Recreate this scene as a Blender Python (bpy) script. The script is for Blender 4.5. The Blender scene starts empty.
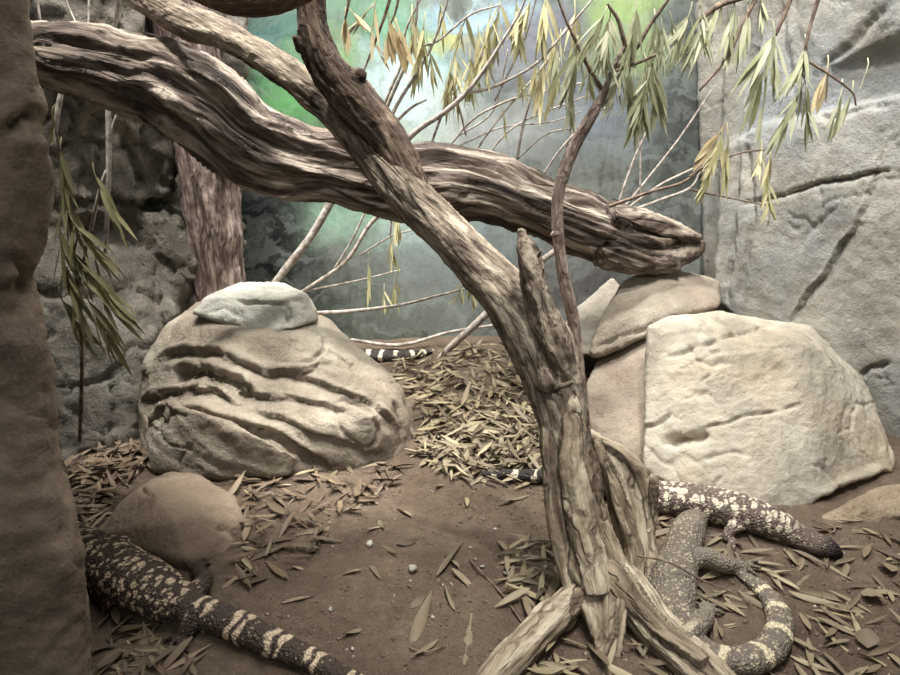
import bpy, bmesh, math, random
import numpy as np
from mathutils import Vector, Matrix, kdtree
from mathutils.bvhtree import BVHTree

rng = random.Random(7)
nrng = np.random.RandomState(11)
SC = bpy.context.scene
COL = SC.collection

# ------------------------------------------------------------------ camera frame
F = 680.0
CAMZ = 0.85
PITCH = math.radians(20)
cp, sp = math.cos(PITCH), math.sin(PITCH)
CAM = np.array([0, 0, CAMZ])


def ray(px, py):
    a, b = (px - 450) / F, (337.5 - py) / F
    return np.array([a, cp + b * sp, -sp + b * cp])


def at(px, py, Y):
    d = ray(px, py)
    return CAM + d * (Y / d[1])


def gz(px, py, z=0.0):
    d = ray(px, py)
    return CAM + d * ((z - CAMZ) / d[2])


def zdepth(p):
    return p[1] * cp - (p[2] - CAMZ) * sp


# ------------------------------------------------------------------ numpy noise
_perm = nrng.permutation(256)
_perm = np.concatenate([_perm, _perm, _perm])
_g = nrng.normal(size=(256, 3))
_g /= np.linalg.norm(_g, axis=1)[:, None]


def perlin(P, seed=0):
    P = np.asarray(P, float) + seed * 17.31
    I = np.floor(P).astype(int)
    f = P - I
    I &= 255
    u = f * f * f * (f * (f * 6 - 15) + 10)
    out = 0
    for dx in (0, 1):
        wx = u[:, 0] if dx else 1 - u[:, 0]
        for dy in (0, 1):
            wy = u[:, 1] if dy else 1 - u[:, 1]
            for dz in (0, 1):
                wz = u[:, 2] if dz else 1 - u[:, 2]
                h = _perm[_perm[_perm[I[:, 0] + dx] + I[:, 1] + dy] + I[:, 2] + dz]
                g = _g[h]
                d = g[:, 0] * (f[:, 0] - dx) + g[:, 1] * (f[:, 1] - dy) + g[:, 2] * (f[:, 2] - dz)
                out = out + wx * wy * wz * d
    return out * 1.6


def fbm(P, freq, octv=4, seed=0, gain=0.5):
    a, s = 1.0, 0
    P = np.asarray(P, float) * freq
    for k in range(octv):
        s = s + a * perlin(P * 2 ** k, seed + k * 3)
        a *= gain
    return s


def ridged(P, freq, octv=4, seed=0, gain=0.5):
    a, s = 1.0, 0
    P = np.asarray(P, float) * freq
    for k in range(octv):
        s = s + a * (1 - 2 * np.abs(perlin(P * 2 ** k, seed + k * 3)))
        a *= gain
    return s


def worley(P, freq, seed=0, jitter=0.9):
    P = np.asarray(P, float) * freq + seed * 5.13
    I = np.floor(P).astype(int)
    n = len(P)
    f1, f2, cid = np.full(n, 9.0), np.full(n, 9.0), np.zeros(n, int)
    for dx in (-1, 0, 1):
        for dy in (-1, 0, 1):
            for dz in (-1, 0, 1):
                C = I + (dx, dy, dz)
                h = _perm[_perm[_perm[C[:, 0] & 255] + (C[:, 1] & 255)] + (C[:, 2] & 255)]
                pt = C + 0.5 + jitter * 0.5 * np.stack([_g[h, 0], _g[h, 1], _g[h, 2]], 1)
                d = np.linalg.norm(P - pt, axis=1)
                near = d < f1
                f2 = np.where(near, f1, np.minimum(f2, d))
                cid = np.where(near, h, cid)
                f1 = np.where(near, d, f1)
    return f1, f2, cid


def sstep(a, b, x):
    t = np.clip((x - a) / (b - a), 0, 1)
    return t * t * (3 - 2 * t)


# ------------------------------------------------------------------ splines / mesh building
def spline(pts, n):
    """Catmull-Rom through rows of any width, n samples evenly spaced in length."""
    P = np.asarray(pts, float)
    if len(P) == 2:
        t = np.linspace(0, 1, n)[:, None]
        return P[0] * (1 - t) + P[1] * t
    Q = np.vstack([2 * P[0] - P[1], P, 2 * P[-1] - P[-2]])
    out = []
    for i in range(len(P) - 1):
        p0, p1, p2, p3 = Q[i:i + 4]
        for t in np.linspace(0, 1, 24, endpoint=False):
            out.append(.5 * ((2 * p1) + (-p0 + p2) * t + (2 * p0 - 5 * p1 + 4 * p2 - p3) * t * t + (-p0 + 3 * p1 - 3 * p2 + p3) * t ** 3))
    out.append(P[-1])
    out = np.array(out)
    L = np.concatenate([[0], np.cumsum(np.linalg.norm(np.diff(out[:, :3], axis=0), axis=1))])
    s = np.linspace(0, L[-1], n)
    return np.stack([np.interp(s, L, out[:, k]) for k in range(out.shape[1])], 1)


def frames(C):
    T = np.gradient(C, axis=0)
    T /= np.linalg.norm(T, axis=1)[:, None] + 1e-12
    a = np.array([0, 0, 1.0]) if abs(T[0, 2]) < .9 else np.array([1.0, 0, 0])
    n = a - T[0] * a.dot(T[0])
    n /= np.linalg.norm(n)
    N = [n]
    for i in range(1, len(C)):
        n = N[-1] - T[i] * N[-1].dot(T[i])
        n /= np.linalg.norm(n) + 1e-12
        N.append(n)
    N = np.array(N)
    return T, N, np.cross(T, N)


class MB:
    def __init__(s):
        s.v, s.f = [], []

    def add(s, V, Fs):
        o = len(s.v)
        s.v += [tuple(map(float, p)) for p in V]
        s.f += [tuple(i + o for i in f) for f in Fs]

    def tube(s, pts, n=None, seg=12, flat=None, cap=True):
        """pts rows x,y,z,r; flat=(squash factor of world-up direction)"""
        A = spline(pts, n or max(6, 4 * len(pts)))
        C, R = A[:, :3], A[:, 3]
        if cap:   # rounded ends
            def capend(C, R, end):
                d = C[end] - C[end + (1 if end == 0 else -1)]
                d /= np.linalg.norm(d) + 1e-12
                r = R[end]
                return [(C[end] + d * r * math.sin(a), r * math.cos(a)) for a in (.5, 1.0, 1.4)]
            e0, e1 = capend(C, R, 0), capend(C, R, -1)
            C = np.vstack([[c for c, _ in e0][::-1], C, [c for c, _ in e1]])
            R = np.concatenate([[r for _, r in e0][::-1], R, [r for _, r in e1]])
        T, N, B = frames(C)
        V, Fs = [], []
        for i in range(len(C)):
            for k in range(seg):
                a = 2 * math.pi * k / seg
                o = (N[i] * math.cos(a) + B[i] * math.sin(a)) * R[i]
                if flat:
                    o = np.array([o[0], o[1], o[2] * flat])
                V.append(C[i] + o)
        for i in range(len(C) - 1):
            for k in range(seg):
                k2 = (k + 1) % seg
                Fs.append((i * seg + k, i * seg + k2, (i + 1) * seg + k2, (i + 1) * seg + k))
        Fs.append(tuple(range(seg))[::-1])
        Fs.append(tuple((len(C) - 1) * seg + k for k in range(seg)))
        s.add(V, Fs)
        return s

    def hull(s, pts):
        bm = bmesh.new()
        for p in pts:
            bm.verts.new(tuple(map(float, p)))
        r = bmesh.ops.convex_hull(bm, input=bm.verts)
        junk = list({e for e in r['geom_interior'] + r['geom_unused'] if isinstance(e, bmesh.types.BMVert)})
        if junk:
            bmesh.ops.delete(bm, geom=junk, context='VERTS')
        bmesh.ops.recalc_face_normals(bm, faces=bm.faces)
        bm.verts.index_update()
        s.add([v.co for v in bm.verts], [[v.index for v in f.verts] for f in bm.faces])
        bm.free()
        return s

    def mesh(s, name):
        me = bpy.data.meshes.new(name)
        me.from_pydata(s.v, [], s.f)
        me.update()
        return me


def get_co(me):
    a = np.empty(len(me.vertices) * 3)
    me.vertices.foreach_get('co', a)
    return a.reshape(-1, 3)


def set_co(me, P):
    me.vertices.foreach_set('co', np.ascontiguousarray(P, dtype=np.float32).ravel())
    me.update()


def get_no(me):
    a = np.empty(len(me.vertices) * 3, dtype=np.float32)
    me.vertex_normals.foreach_get('vector', a)
    return a.reshape(-1, 3).astype(float)


def remesh(mb, voxel, name='m'):
    me = mb.mesh(name)
    o = bpy.data.objects.new('tmp_remesh', me)
    COL.objects.link(o)
    m = o.modifiers.new('r', 'REMESH')
    m.mode = 'VOXEL'
    m.voxel_size = voxel
    m.use_smooth_shade = True
    dg = bpy.context.evaluated_depsgraph_get()
    out = bpy.data.meshes.new_from_object(o.evaluated_get(dg))
    bpy.data.objects.remove(o)
    bpy.data.meshes.remove(me)
    return out


def relax(me, it, keep=0.0):
    P = get_co(me)
    E = np.empty(len(me.edges) * 2, dtype=np.int32)
    me.edges.foreach_get('vertices', E)
    E = E.reshape(-1, 2)
    n = len(P)
    deg = np.bincount(E.ravel(), minlength=n).astype(float)
    for _ in range(it):
        S = np.stack([np.bincount(E[:, 0], P[E[:, 1], k], n) + np.bincount(E[:, 1], P[E[:, 0], k], n) for k in range(3)], 1)
        P = P * keep + (1 - keep) * S / np.maximum(deg, 1)[:, None]
    set_co(me, P)


def attr(me, name, data, vec=False):
    a = me.attributes.new(name, 'FLOAT_VECTOR' if vec else 'FLOAT', 'POINT')
    a.data.foreach_set('vector' if vec else 'value', np.ascontiguousarray(data, dtype=np.float32).ravel())


def bvh(me):
    return BVHTree.FromPolygons([v.co for v in me.vertices], [tuple(p.vertices) for p in me.polygons])


def on_surface(tree, pts, Yguess=None):
    out = []
    for (px, py) in pts:
        d = Vector(ray(px, py)).normalized()
        h = tree.ray_cast(Vector(CAM), d)
        if h[0] is not None:
            out.append(np.array(h[0]))
    return np.array(out)


def carve(me, grooves, tree=None):
    """grooves: (pixels, width m, depth m); cut along a line lying on the rock's face."""
    tree = tree or bvh(me)
    P, N = get_co(me), get_no(me)
    D = np.zeros(len(P))
    W = P + 0.006 * np.stack([fbm(P, 18, 3, 51), fbm(P, 18, 3, 61), fbm(P, 18, 3, 71)], 1)
    for g in grooves:
        pts, w, dep = g[:3]
        S = on_surface(tree, pts)
        if len(S) < 2:
            continue
        S = spline(S, max(12, 6 * len(S)))
        best = np.full(len(P), 9.0)
        tpar = np.zeros(len(P))
        drop = np.zeros(len(P))
        for i in range(len(S) - 1):
            a, b = S[i], S[i + 1]
            ab = b - a
            t = np.clip(((W - a) @ ab) / (ab @ ab + 1e-12), 0, 1)
            d = np.linalg.norm(W - a - t[:, None] * ab, axis=1)
            tpar = np.where(d < best, (i + t) / (len(S) - 1), tpar)
            drop = np.where(d < best, (W - a - t[:, None] * ab)[:, 2], drop)
            best = np.minimum(best, d)
        taper = np.clip(np.minimum(tpar, 1 - tpar) * 6 + .25, 0, 1)
        if len(g) > 3:      # an overhanging lip: sharp above, running out gently below
            low = sstep(-.2, .35, -drop / (best + 1e-6))
            D += dep * taper * (low * np.exp(-(best / w) ** 1.3) + (1 - low) * np.exp(-(best / (.16 * w)) ** 2)) - .22 * dep * taper * (1 - low) * np.exp(-((best - .5 * w) / (.4 * w)) ** 2)
        else:
            D += dep * taper * np.exp(-(best / w) ** 2)
    set_co(me, P - N * D[:, None])


# ------------------------------------------------------------------ materials
def srgb(*c):
    return tuple(((v / 255) / 12.92 if v / 255 <= .04045 else ((v / 255 + .055) / 1.055) ** 2.4) for v in c) + (1.0,)


class NT:
    def __init__(s, name):
        s.m = bpy.data.materials.new(name)
        s.m.use_nodes = True
        s.t = s.m.node_tree
        s.b = s.t.nodes['Principled BSDF']
        s.b.inputs['Roughness'].default_value = .85
        s.b.inputs['Specular IOR Level'].default_value = .25

    def n(s, typ, **kw):
        nd = s.t.nodes.new(typ)
        for k, v in kw.items():
            setattr(nd, k, v)
        return nd

    def set(s, sock, v):
        if hasattr(v, 'node'):
            s.t.links.new(v, sock)
        else:
            sock.default_value = v

    def noise(s, vec, scale, detail=6, rough=.6, dist=0.0):
        nd = s.n('ShaderNodeTexNoise')
        s.set(nd.inputs['Vector'], vec)
        nd.inputs['Scale'].default_value = scale
        nd.inputs['Detail'].default_value = detail
        nd.inputs['Roughness'].default_value = rough
        nd.inputs['Distortion'].default_value = dist
        return nd.outputs['Fac']

    def voronoi(s, vec, scale, feature='F1', out='Distance'):
        nd = s.n('ShaderNodeTexVoronoi', feature=feature)
        s.set(nd.inputs['Vector'], vec)
        nd.inputs['Scale'].default_value = scale
        return nd.outputs[out]

    def ramp(s, fac, stops, interp='LINEAR'):
        nd = s.n('ShaderNodeValToRGB')
        s.set(nd.inputs[0], fac)
        r = nd.color_ramp
        r.interpolation = interp
        while len(r.elements) < len(stops):
            r.elements.new(.5)
        for e, (p, c) in zip(r.elements, stops):
            e.position = p
            e.color = c if len(c) == 4 else tuple(c) + (1,)
        return nd.outputs[0]

    def mr(s, v, a, b, c=0, d=1):
        nd = s.n('ShaderNodeMapRange')
        s.set(nd.inputs[0], v)
        for k, x in zip((1, 2, 3, 4), (a, b, c, d)):
            nd.inputs[k].default_value = x
        return nd.outputs[0]

    def mix(s, f, a, b, mode='MIX'):
        nd = s.n('ShaderNodeMix', data_type='RGBA', blend_type=mode)
        s.set(nd.inputs[0], f)
        s.set(nd.inputs[6], a)
        s.set(nd.inputs[7], b)
        return nd.outputs[2]

    def math(s, op, a, b=0.0, c=0.0):
        nd = s.n('ShaderNodeMath', operation=op)
        for i, x in enumerate((a, b, c)):
            s.set(nd.inputs[i], x)
        return nd.outputs[0]

    def vmath(s, op, a, b=(0, 0, 0)):
        nd = s.n('ShaderNodeVectorMath', operation=op)
        s.set(nd.inputs[0], a)
        s.set(nd.inputs[1], b)
        return nd.outputs['Value'] if op == 'LENGTH' else nd.outputs[0]

    def obj(s):
        return s.n('ShaderNodeTexCoord').outputs['Object']

    def pos(s):
        return s.n('ShaderNodeNewGeometry').outputs['Position']

    def att(s, name, out='Fac'):
        return s.n('ShaderNodeAttribute', attribute_name=name).outputs[out]

    def bump(s, h, strength=.5, dist=.01, prev=None):
        nd = s.n('ShaderNodeBump')
        nd.inputs['Strength'].default_value = strength
        nd.inputs['Distance'].default_value = dist
        s.set(nd.inputs['Height'], h)
        if prev is not None:
            s.set(nd.inputs['Normal'], prev)
        return nd.outputs[0]

    def done(s, col, nrm=None, rough=None):
        s.set(s.b.inputs['Base Color'], col)
        if nrm is not None:
            s.set(s.b.inputs['Normal'], nrm)
        if rough is not None:
            s.set(s.b.inputs['Roughness'], rough)
        return s.m


def rock_mat(name, base, light, dark, stain=None, fine=1.0, rough=.85):
    k = NT(name)
    p = k.pos()
    big = k.noise(p, 5, 5, .6, .4)
    mid = k.noise(p, 28, 8, .65)
    fin = k.noise(p, 160, 4, .7)
    c = k.ramp(big, [(.3, dark), (.5, base), (.72, light)])
    c = k.mix(k.mr(mid, .35, .7, 0, .6), c, k.mix(1, c, (0.62, .6, .58, 1), 'MULTIPLY'))
    if stain:
        c = k.mix(k.mr(k.noise(p, 3.3, 4, .55, .6), .48, .68, 0, .75), c, stain)
    c = k.mix(k.mr(fin, .4, .75, 0, .35), c, light)
    pit = k.mr(k.voronoi(p, 70), 0.0, .25, 0, 1)
    n = k.bump(mid, .75 * fine, .014)
    n = k.bump(fin, .8 * fine, .005, n)
    n = k.bump(pit, .25 * fine, .005, n)
    return k.done(c, n, rough)


def wood_mat(name, pale, mid, dark, lenfreq=.1, f=1.0, pits=.13):
    k = NT(name)
    g = k.att('grain', 'Vector')
    gs = k.vmath('MULTIPLY', g, (1, 1, lenfreq))
    a = k.noise(gs, 55 * f, 6, .65, .3)
    b = k.noise(gs, 190 * f, 4, .6)
    patch = k.noise(k.vmath('MULTIPLY', g, (1, 1, .5)), 9, 4, .6)
    c = k.ramp(a, [(.36, dark), (.49, mid), (.62, pale)])
    c = k.mix(k.mr(patch, .4, .7, 0, .55), c, mid)
    c = k.mix(k.mr(b, .45, .3, 0, .6), c, dark)
    pv = k.n('ShaderNodeTexVoronoi', feature='DISTANCE_TO_EDGE')
    k.set(pv.inputs['Vector'], k.vmath('ADD', k.vmath('MULTIPLY', g, (1, 1, pits)), k.vmath('MULTIPLY', k.n('ShaderNodeTexNoise').outputs['Color'], (.035, .035, .035))))
    pv.inputs['Scale'].default_value = 62 * f
    crk = k.math('MULTIPLY', k.mr(pv.outputs[0], .10, .02), k.mr(patch, .42, .58))
    c = k.mix(k.math('MULTIPLY', crk, .65), c, dark)
    n = k.bump(a, .9, .014)
    n = k.bump(b, .7, .005, n)
    n = k.bump(crk, .6, -.008, n)
    return k.done(c, n, .8)


def leaf_mat(name, stops, back=.2):
    k = NT(name)
    geo = k.n('ShaderNodeNewGeometry')
    oi = k.n('ShaderNodeObjectInfo')
    r = k.math('FRACT', k.math('ADD', geo.outputs['Random Per Island'], oi.outputs['Random']))
    c = k.ramp(r, stops)
    v = k.noise(geo.outputs['Position'], 60, 3)
    c = k.mix(k.mr(v, .4, .75, 0, .35), c, k.mix(1, c, (.55, .5, .42, 1), 'MULTIPLY'))
    k.b.inputs['Specular IOR Level'].default_value = .35
    m = k.done(c, None, .6)
    tr = k.n('ShaderNodeBsdfTranslucent')
    k.set(tr.inputs[0], c)
    mx = k.n('ShaderNodeMixShader')
    mx.inputs[0].default_value = back
    k.t.links.new(k.b.outputs[0], mx.inputs[1])
    k.t.links.new(tr.outputs[0], mx.inputs[2])
    k.t.links.new(mx.outputs[0], k.t.nodes['Material Output'].inputs[0])
    return m


# ------------------------------------------------------------------ objects
def link(name, me, mat, parent=None, origin=None):
    """one mesh object; its origin moved to the middle of its base"""
    if origin is None and len(me.vertices):
        P = get_co(me)
        origin = np.array([(P[:, 0].min() + P[:, 0].max()) / 2, (P[:, 1].min() + P[:, 1].max()) / 2, P[:, 2].min()])
    elif origin is None:
        origin = np.zeros(3)
    base = np.array(parent['_o']) if parent is not None and '_o' in parent else np.zeros(3)
    if parent is not None:
        origin = base
    set_co(me, get_co(me) - origin)
    me.materials.clear()
    me.materials.append(mat)
    me.shade_smooth()
    me.name = name
    o = bpy.data.objects.new(name, me)
    COL.objects.link(o)
    if parent is not None:
        o.parent = parent
    else:
        o.location = origin
    o['_o'] = [float(x) for x in origin]
    return o


def empty(name, loc):
    o = bpy.data.objects.new(name, None)
    o.empty_display_size = .05
    COL.objects.link(o)
    o.location = loc
    o['_o'] = [float(x) for x in loc]
    return o


def tag(o, label=None, cat=None, group=None, kind=None):
    for k, v in (('label', label), ('category', cat), ('group', group), ('kind', kind)):
        if v:
            o[k] = v
    return o

# ================================================================== SETTING
def ground_h(x, y):
    x, y = np.atleast_1d(x).astype(float), np.atleast_1d(y).astype(float)
    P = np.stack([x, y, np.zeros_like(x)], 1)
    h = .012 * fbm(P, 2.2, 3, 5) + .0055 * fbm(P, 14, 3, 9)
    h += .035 * np.exp(-(((x - .10) / .28) ** 2 + ((y - 1.95) / .33) ** 2))       # leaf-covered rise at the back
    return h


def gnd(px, py, lift=0.0):
    z = 0.0
    for _ in range(6):
        p = gz(px, py, z + lift)
        z = float(ground_h(p[0], p[1])[0])
    return np.array([p[0], p[1], z + lift])


# soil floor
nx, ny = 420, 360
X, Y = np.meshgrid(np.linspace(-1.7, 1.7, nx), np.linspace(.35, 2.55, ny))
gx, gy = X.ravel(), Y.ravel()
gP = np.stack([gx, gy, np.zeros_like(gx)], 1)
Z = ground_h(gx, gy)
f1, f2, _ = worley(gP, 42, 3)
clod = sstep(.05, .5, fbm(gP, 5, 3, 21))
Z = Z + .0022 * fbm(gP, 60, 3, 31) + .004 * clod * np.clip(.42 - f1, 0, 1)
me = bpy.data.meshes.new('floor')
idx = np.arange(nx * ny).reshape(ny, nx)
quads = np.stack([idx[:-1, :-1], idx[:-1, 1:], idx[1:, 1:], idx[1:, :-1]], -1).reshape(-1, 4)
me.from_pydata(np.stack([gx, gy, Z], 1).tolist(), [], quads.tolist())
k = NT('soil')
p = k.pos()
n1, n2, n3 = k.noise(p, 4, 5, .6), k.noise(p, 45, 8, .7), k.noise(p, 260, 4, .7)
c = k.ramp(n1, [(.3, srgb(106, 90, 74)), (.5, srgb(132, 114, 96)), (.75, srgb(158, 140, 120))])
c = k.mix(k.mr(n2, .35, .7, .0, .65), c, srgb(90, 76, 66))
c = k.mix(k.mr(n3, .55, .8, 0, .7), c, srgb(165, 145, 125))
grit = k.voronoi(p, 120)
c = k.mix(k.mr(grit, .16, .08, 0, .7), c, srgb(175, 160, 145))
nn = k.bump(n2, 1.0, .02)
nn = k.bump(n3, 1.0, .006, nn)
nn = k.bump(k.mr(grit, 0, .3), .3, .006, nn)
M_SOIL = k.done(c, nn, .92)
floor = tag(link('floor', me, M_SOIL, origin=np.zeros(3)), 'bare brown soil floor of the enclosure strewn with dry leaves', kind='structure')

# painted landscape on the rear wall
me = bpy.data.meshes.new('wall_back')
V, Fs = [], []
nc = 60
for j, zz in enumerate((-.1, .5, 1.0, 1.6)):
    for i in range(nc):
        xx = -1.25 + 2.6 * i / (nc - 1)
        V.append((xx, 2.31 - .09 * ((xx - .05) / 1.3) ** 2, zz))
for j in range(3):
    for i in range(nc - 1):
        a = j * nc + i
        Fs.append((a, a + 1, a + 1 + nc, a + nc))
nb = len(V)
V += [(a, b + .06, c_) for a, b, c_ in V]
Fs += [tuple(i + nb for i in f[::-1]) for f in Fs]
me.from_pydata(V, [], Fs)
k = NT('painted_landscape')
p = k.pos()
w = k.n('ShaderNodeTexNoise')
k.set(w.inputs['Vector'], p)
w.inputs['Scale'].default_value = 4.5
w.inputs['Detail'].default_value = 8
w.inputs['Roughness'].default_value = .62
q = k.vmath('ADD', p, k.vmath('MULTIPLY', k.vmath('SUBTRACT', w.outputs['Color'], (.5, .5, .5)), (.5, 0, .42)))
streak = k.noise(k.vmath('MULTIPLY', p, (26, 1, 5)), 1, 5, .6, 1.0)
c = k.mix(k.mr(streak, .35, .65), srgb(92, 98, 92), srgb(134, 140, 132))
BL = [(280, 70, 70, 62, (76, 138, 94)), (310, 100, 48, 26, (122, 190, 110)), (262, 30, 55, 26, (84, 128, 124)),
      (400, 20, 42, 42, (96, 164, 116)), (415, 78, 52, 40, (176, 216, 214)), (430, 120, 62, 34, (222, 236, 228)),
      (345, 70, 26, 30, (150, 190, 120)), (400, 132, 40, 10, (176, 210, 140)), (450, 36, 28, 16, (196, 198, 96)), (515, 45, 46, 42, (118, 118, 134)),
      (470, 8, 44, 14, (160, 196, 216)), (612, 25, 40, 46, (160, 188, 112)), (640, 40, 22, 40, (164, 192, 108)), (595, 110, 60, 42, (140, 148, 160)),
      (500, 135, 66, 32, (176, 180, 178)), (370, 215, 66, 26, (158, 204, 172)), (425, 232, 52, 34, (196, 222, 214)),
      (450, 272, 84, 18, (160, 172, 170)), (500, 230, 44, 30, (170, 186, 186)), (400, 328, 130, 18, (84, 92, 78)), (265, 245, 52, 74, (26, 36, 30)),
      (560, 280, 60, 50, (84, 74, 78)), (680, 130, 44, 120, (56, 60, 56)), (325, 300, 40, 40, (62, 70, 60)), (470, 300, 60, 26, (140, 150, 146)), (236, 120, 16, 110, (22, 34, 30)), (262, 255, 58, 80, (24, 32, 28)), (240, 150, 18, 110, (24, 34, 30)), (408, 100, 40, 38, (205, 232, 230)), (300, 92, 42, 32, (92, 186, 92)), (425, 225, 44, 26, (200, 224, 218))]
for (bx, by, sx, sy, colr) in BL:
    P0, P1, P2 = at(bx, by, 2.36), at(bx + sx, by, 2.36), at(bx, by - sy, 2.36)
    d = k.vmath('LENGTH', k.vmath('MULTIPLY', k.vmath('SUBTRACT', q, (P0[0], 0, P0[2])), (1 / (P1[0] - P0[0]), 0, 1 / (P2[2] - P0[2]))))
    c = k.mix(k.mr(d, 1.45, .25, 0, .85), c, srgb(*colr))
c = k.mix(k.mr(streak, .5, .72, 0, .30), c, k.mix(1, c, srgb(70, 84, 78), 'MULTIPLY'))
wet = k.noise(k.vmath('MULTIPLY', q, (5, 1, 14)), 1, 4, .6, .6)
fol = k.noise(q, 34, 6, .7, .8)
c = k.mix(k.mr(fol, .48, .70, 0, .42), c, k.mix(1, c, srgb(110, 116, 106), 'MULTIPLY'))
dia = k.n('ShaderNodeMapping')
k.set(dia.inputs[0], q)
dia.inputs['Rotation'].default_value = (0, math.radians(-32), 0)
dia.inputs['Scale'].default_value = (3.5, 1, 22)
c = k.mix(k.mr(k.noise(dia.outputs[0], 1, 5, .6, .5), .46, .66, 0, .42), c, srgb(150, 156, 152))
hs = k.n('ShaderNodeHueSaturation')
hs.inputs['Saturation'].default_value = .9
k.set(hs.inputs['Color'], c)
c = hs.outputs[0]
c = k.mix(k.mr(wet, .5, .8, 0, .25), c, srgb(215, 228, 222))
M_MURAL = k.done(c, k.bump(streak, .15, .004), .7)
tag(link('wall_back', me, M_MURAL, origin=np.zeros(3)), 'rear wall painted as a misty green river landscape', kind='structure')

M_GREY = rock_mat('grey_rock', srgb(158, 154, 144), srgb(188, 182, 170), srgb(116, 112, 104), srgb(140, 146, 152))
M_CREAM = rock_mat('cream_rock', srgb(172, 164, 149), srgb(194, 186, 170), srgb(140, 131, 116), srgb(182, 165, 138), .65)
M_TAN = rock_mat('tan_rock', srgb(160, 150, 134), srgb(188, 180, 164), srgb(122, 110, 97), srgb(150, 132, 118))
M_CAP = rock_mat('pale_rock', srgb(192, 189, 176), srgb(212, 209, 196), srgb(150, 146, 132))
M_BROWN = rock_mat('brown_rock', srgb(134, 117, 100), srgb(166, 150, 130), srgb(98, 84, 71), srgb(122, 106, 90), .6)
M_RIDGE = rock_mat('ridged_rock', srgb(150, 139, 122), srgb(184, 175, 158), srgb(112, 102, 89), srgb(138, 122, 106))
M_SAND = rock_mat('sandstone', srgb(168, 150, 126), srgb(190, 174, 150), srgb(126, 108, 90), srgb(148, 126, 104), 1.2)
M_PINK = rock_mat('pink_rock', srgb(158, 146, 130), srgb(176, 164, 148), srgb(126, 110, 98), srgb(142, 122, 110), .9)
M_DGREY = rock_mat('dark_rock', srgb(116, 109, 99), srgb(162, 157, 145), srgb(76, 70, 62), srgb(104, 94, 82), 1.3)

ROCKS = []     # (object, world-space tree) for placing things on and around


def px3(pts):
    return [at(*q) for q in pts]


def rock(name, hulls, voxel, mat, soften, rough, grooves=(), cells=0.0, bands=None, extra=None, **tags):
    mb = MB()
    for h in hulls:
        mb.hull(px3(h) if len(h[0]) == 3 and not isinstance(h[0], np.ndarray) else h)
    me = remesh(mb, voxel)
    relax(me, soften)
    P, N = get_co(me), get_no(me)
    sd = (sum(map(ord, name + tags.get('label', ''))) % 37) + 1
    D = rough * fbm(P, 5, 3, sd) + rough * .45 * ridged(P, 12, 4, sd + 3) + rough * .16 * fbm(P, 55, 4, sd + 5)
    D += .0011 * fbm(P, 85, 3, sd + 8)
    c1, c2, cc = worley(P + .035 * np.stack([fbm(P, 7, 3, sd + 1), fbm(P, 7, 3, sd + 2), fbm(P, 7, 3, sd + 4)], 1), 6.0, sd + 2)
    D -= .006 * (1 - sstep(.0, .045, c2 - c1)) * sstep(.05, .3, fbm(P, 4, 2, sd + 6))
    if cells:
        f1, f2, cid = worley(P + .03 * np.stack([fbm(P, 9, 2, 3), fbm(P, 9, 2, 4), fbm(P, 9, 2, 6)], 1), 7.5, sd)
        D += cells * ((cid % 16) / 16 - .5) * sstep(0, .12, f2 - f1) - cells * .8 * (1 - sstep(0, .07, f2 - f1))
    if bands:
        D += bands(P)
    set_co(me, P + N * D[:, None])
    if grooves:
        carve(me, grooves)
    if extra:
        extra(me)
    tree = bvh(me)
    o = link(name, me, mat)
    ROCKS.append((o, tree))
    return tag(o, **tags)


def back(pts, dy, dpx=0):
    return list(pts) + [(a + dpx, b, c_ + dy) for a, b, c_ in pts]


# rock wall on the right
W1 = [(716, 300, 2.02), (722, 150, 2.05), (765, 124, 1.95), (830, 112, 1.80), (905, 96, 1.64), (1010, 80, 1.5), (1010, 470, 1.44), (900, 452, 1.56), (855, 400, 1.70), (800, 345, 1.8)]
W2 = [(722, 170, 2.14), (734, -120, 2.2), (1010, -120, 1.54), (1010, 130, 1.54), (830, 140, 1.86)]
W3 = [(795, -110, 1.96), (800, 20, 1.94), (815, 74, 1.87), (860, 52, 1.76), (905, 24, 1.66), (1010, -12, 1.5), (1010, -110, 1.5)]
W0 = [(692, -110, 2.3), (700, 100, 2.28), (708, 330, 2.2), (740, 330, 2.1), (740, -110, 2.2)]
W4 = [(742, -110, 2.12), (748, 60, 2.1), (760, 110, 2.02), (796, 90, 1.98), (800, -110, 2.02)]
rock('wall_right', [back(W1, .4), back(W2, .4), back(W3, .35), back(W0, .2), back(W4, .3)], .007, M_GREY, 3, .005, [
    ([(742, 205), (765, 199), (795, 192), (815, 184), (850, 180), (882, 172), (899, 171)], .005, .03),
    ([(858, 222), (838, 250), (826, 272), (812, 288), (800, 305), (792, 318)], .013, .024, 1),
    ([(882, 130), (878, 165), (868, 195), (856, 222)], .012, .016, 1),
    ([(738, 300), (744, 270), (750, 235), (752, 200), (748, 160), (752, 130)], .010, .018),
    ([(727, 300), (732, 250), (735, 200), (738, 150)], .008, .018),
    ([(858, 376), (868, 370), (880, 366), (889, 361)], .005, .022),
    ([(768, 122), (800, 112), (830, 118), (866, 108), (899, 104)], .008, .012),
    ([(780, 0), (783, 40), (790, 75), (792, 95)], .010, .02),
    ([(760, 0), (758, 40), (752, 80), (750, 110)], .010, .02),
    ([(820, 70), (850, 45), (868, 22), (890, 5)], .012, .018),
    ([(800, 250), (815, 225), (840, 205)], .006, .008),
], cells=.0, label='grey cracked rock wall on the right side of the enclosure', kind='structure')

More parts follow.
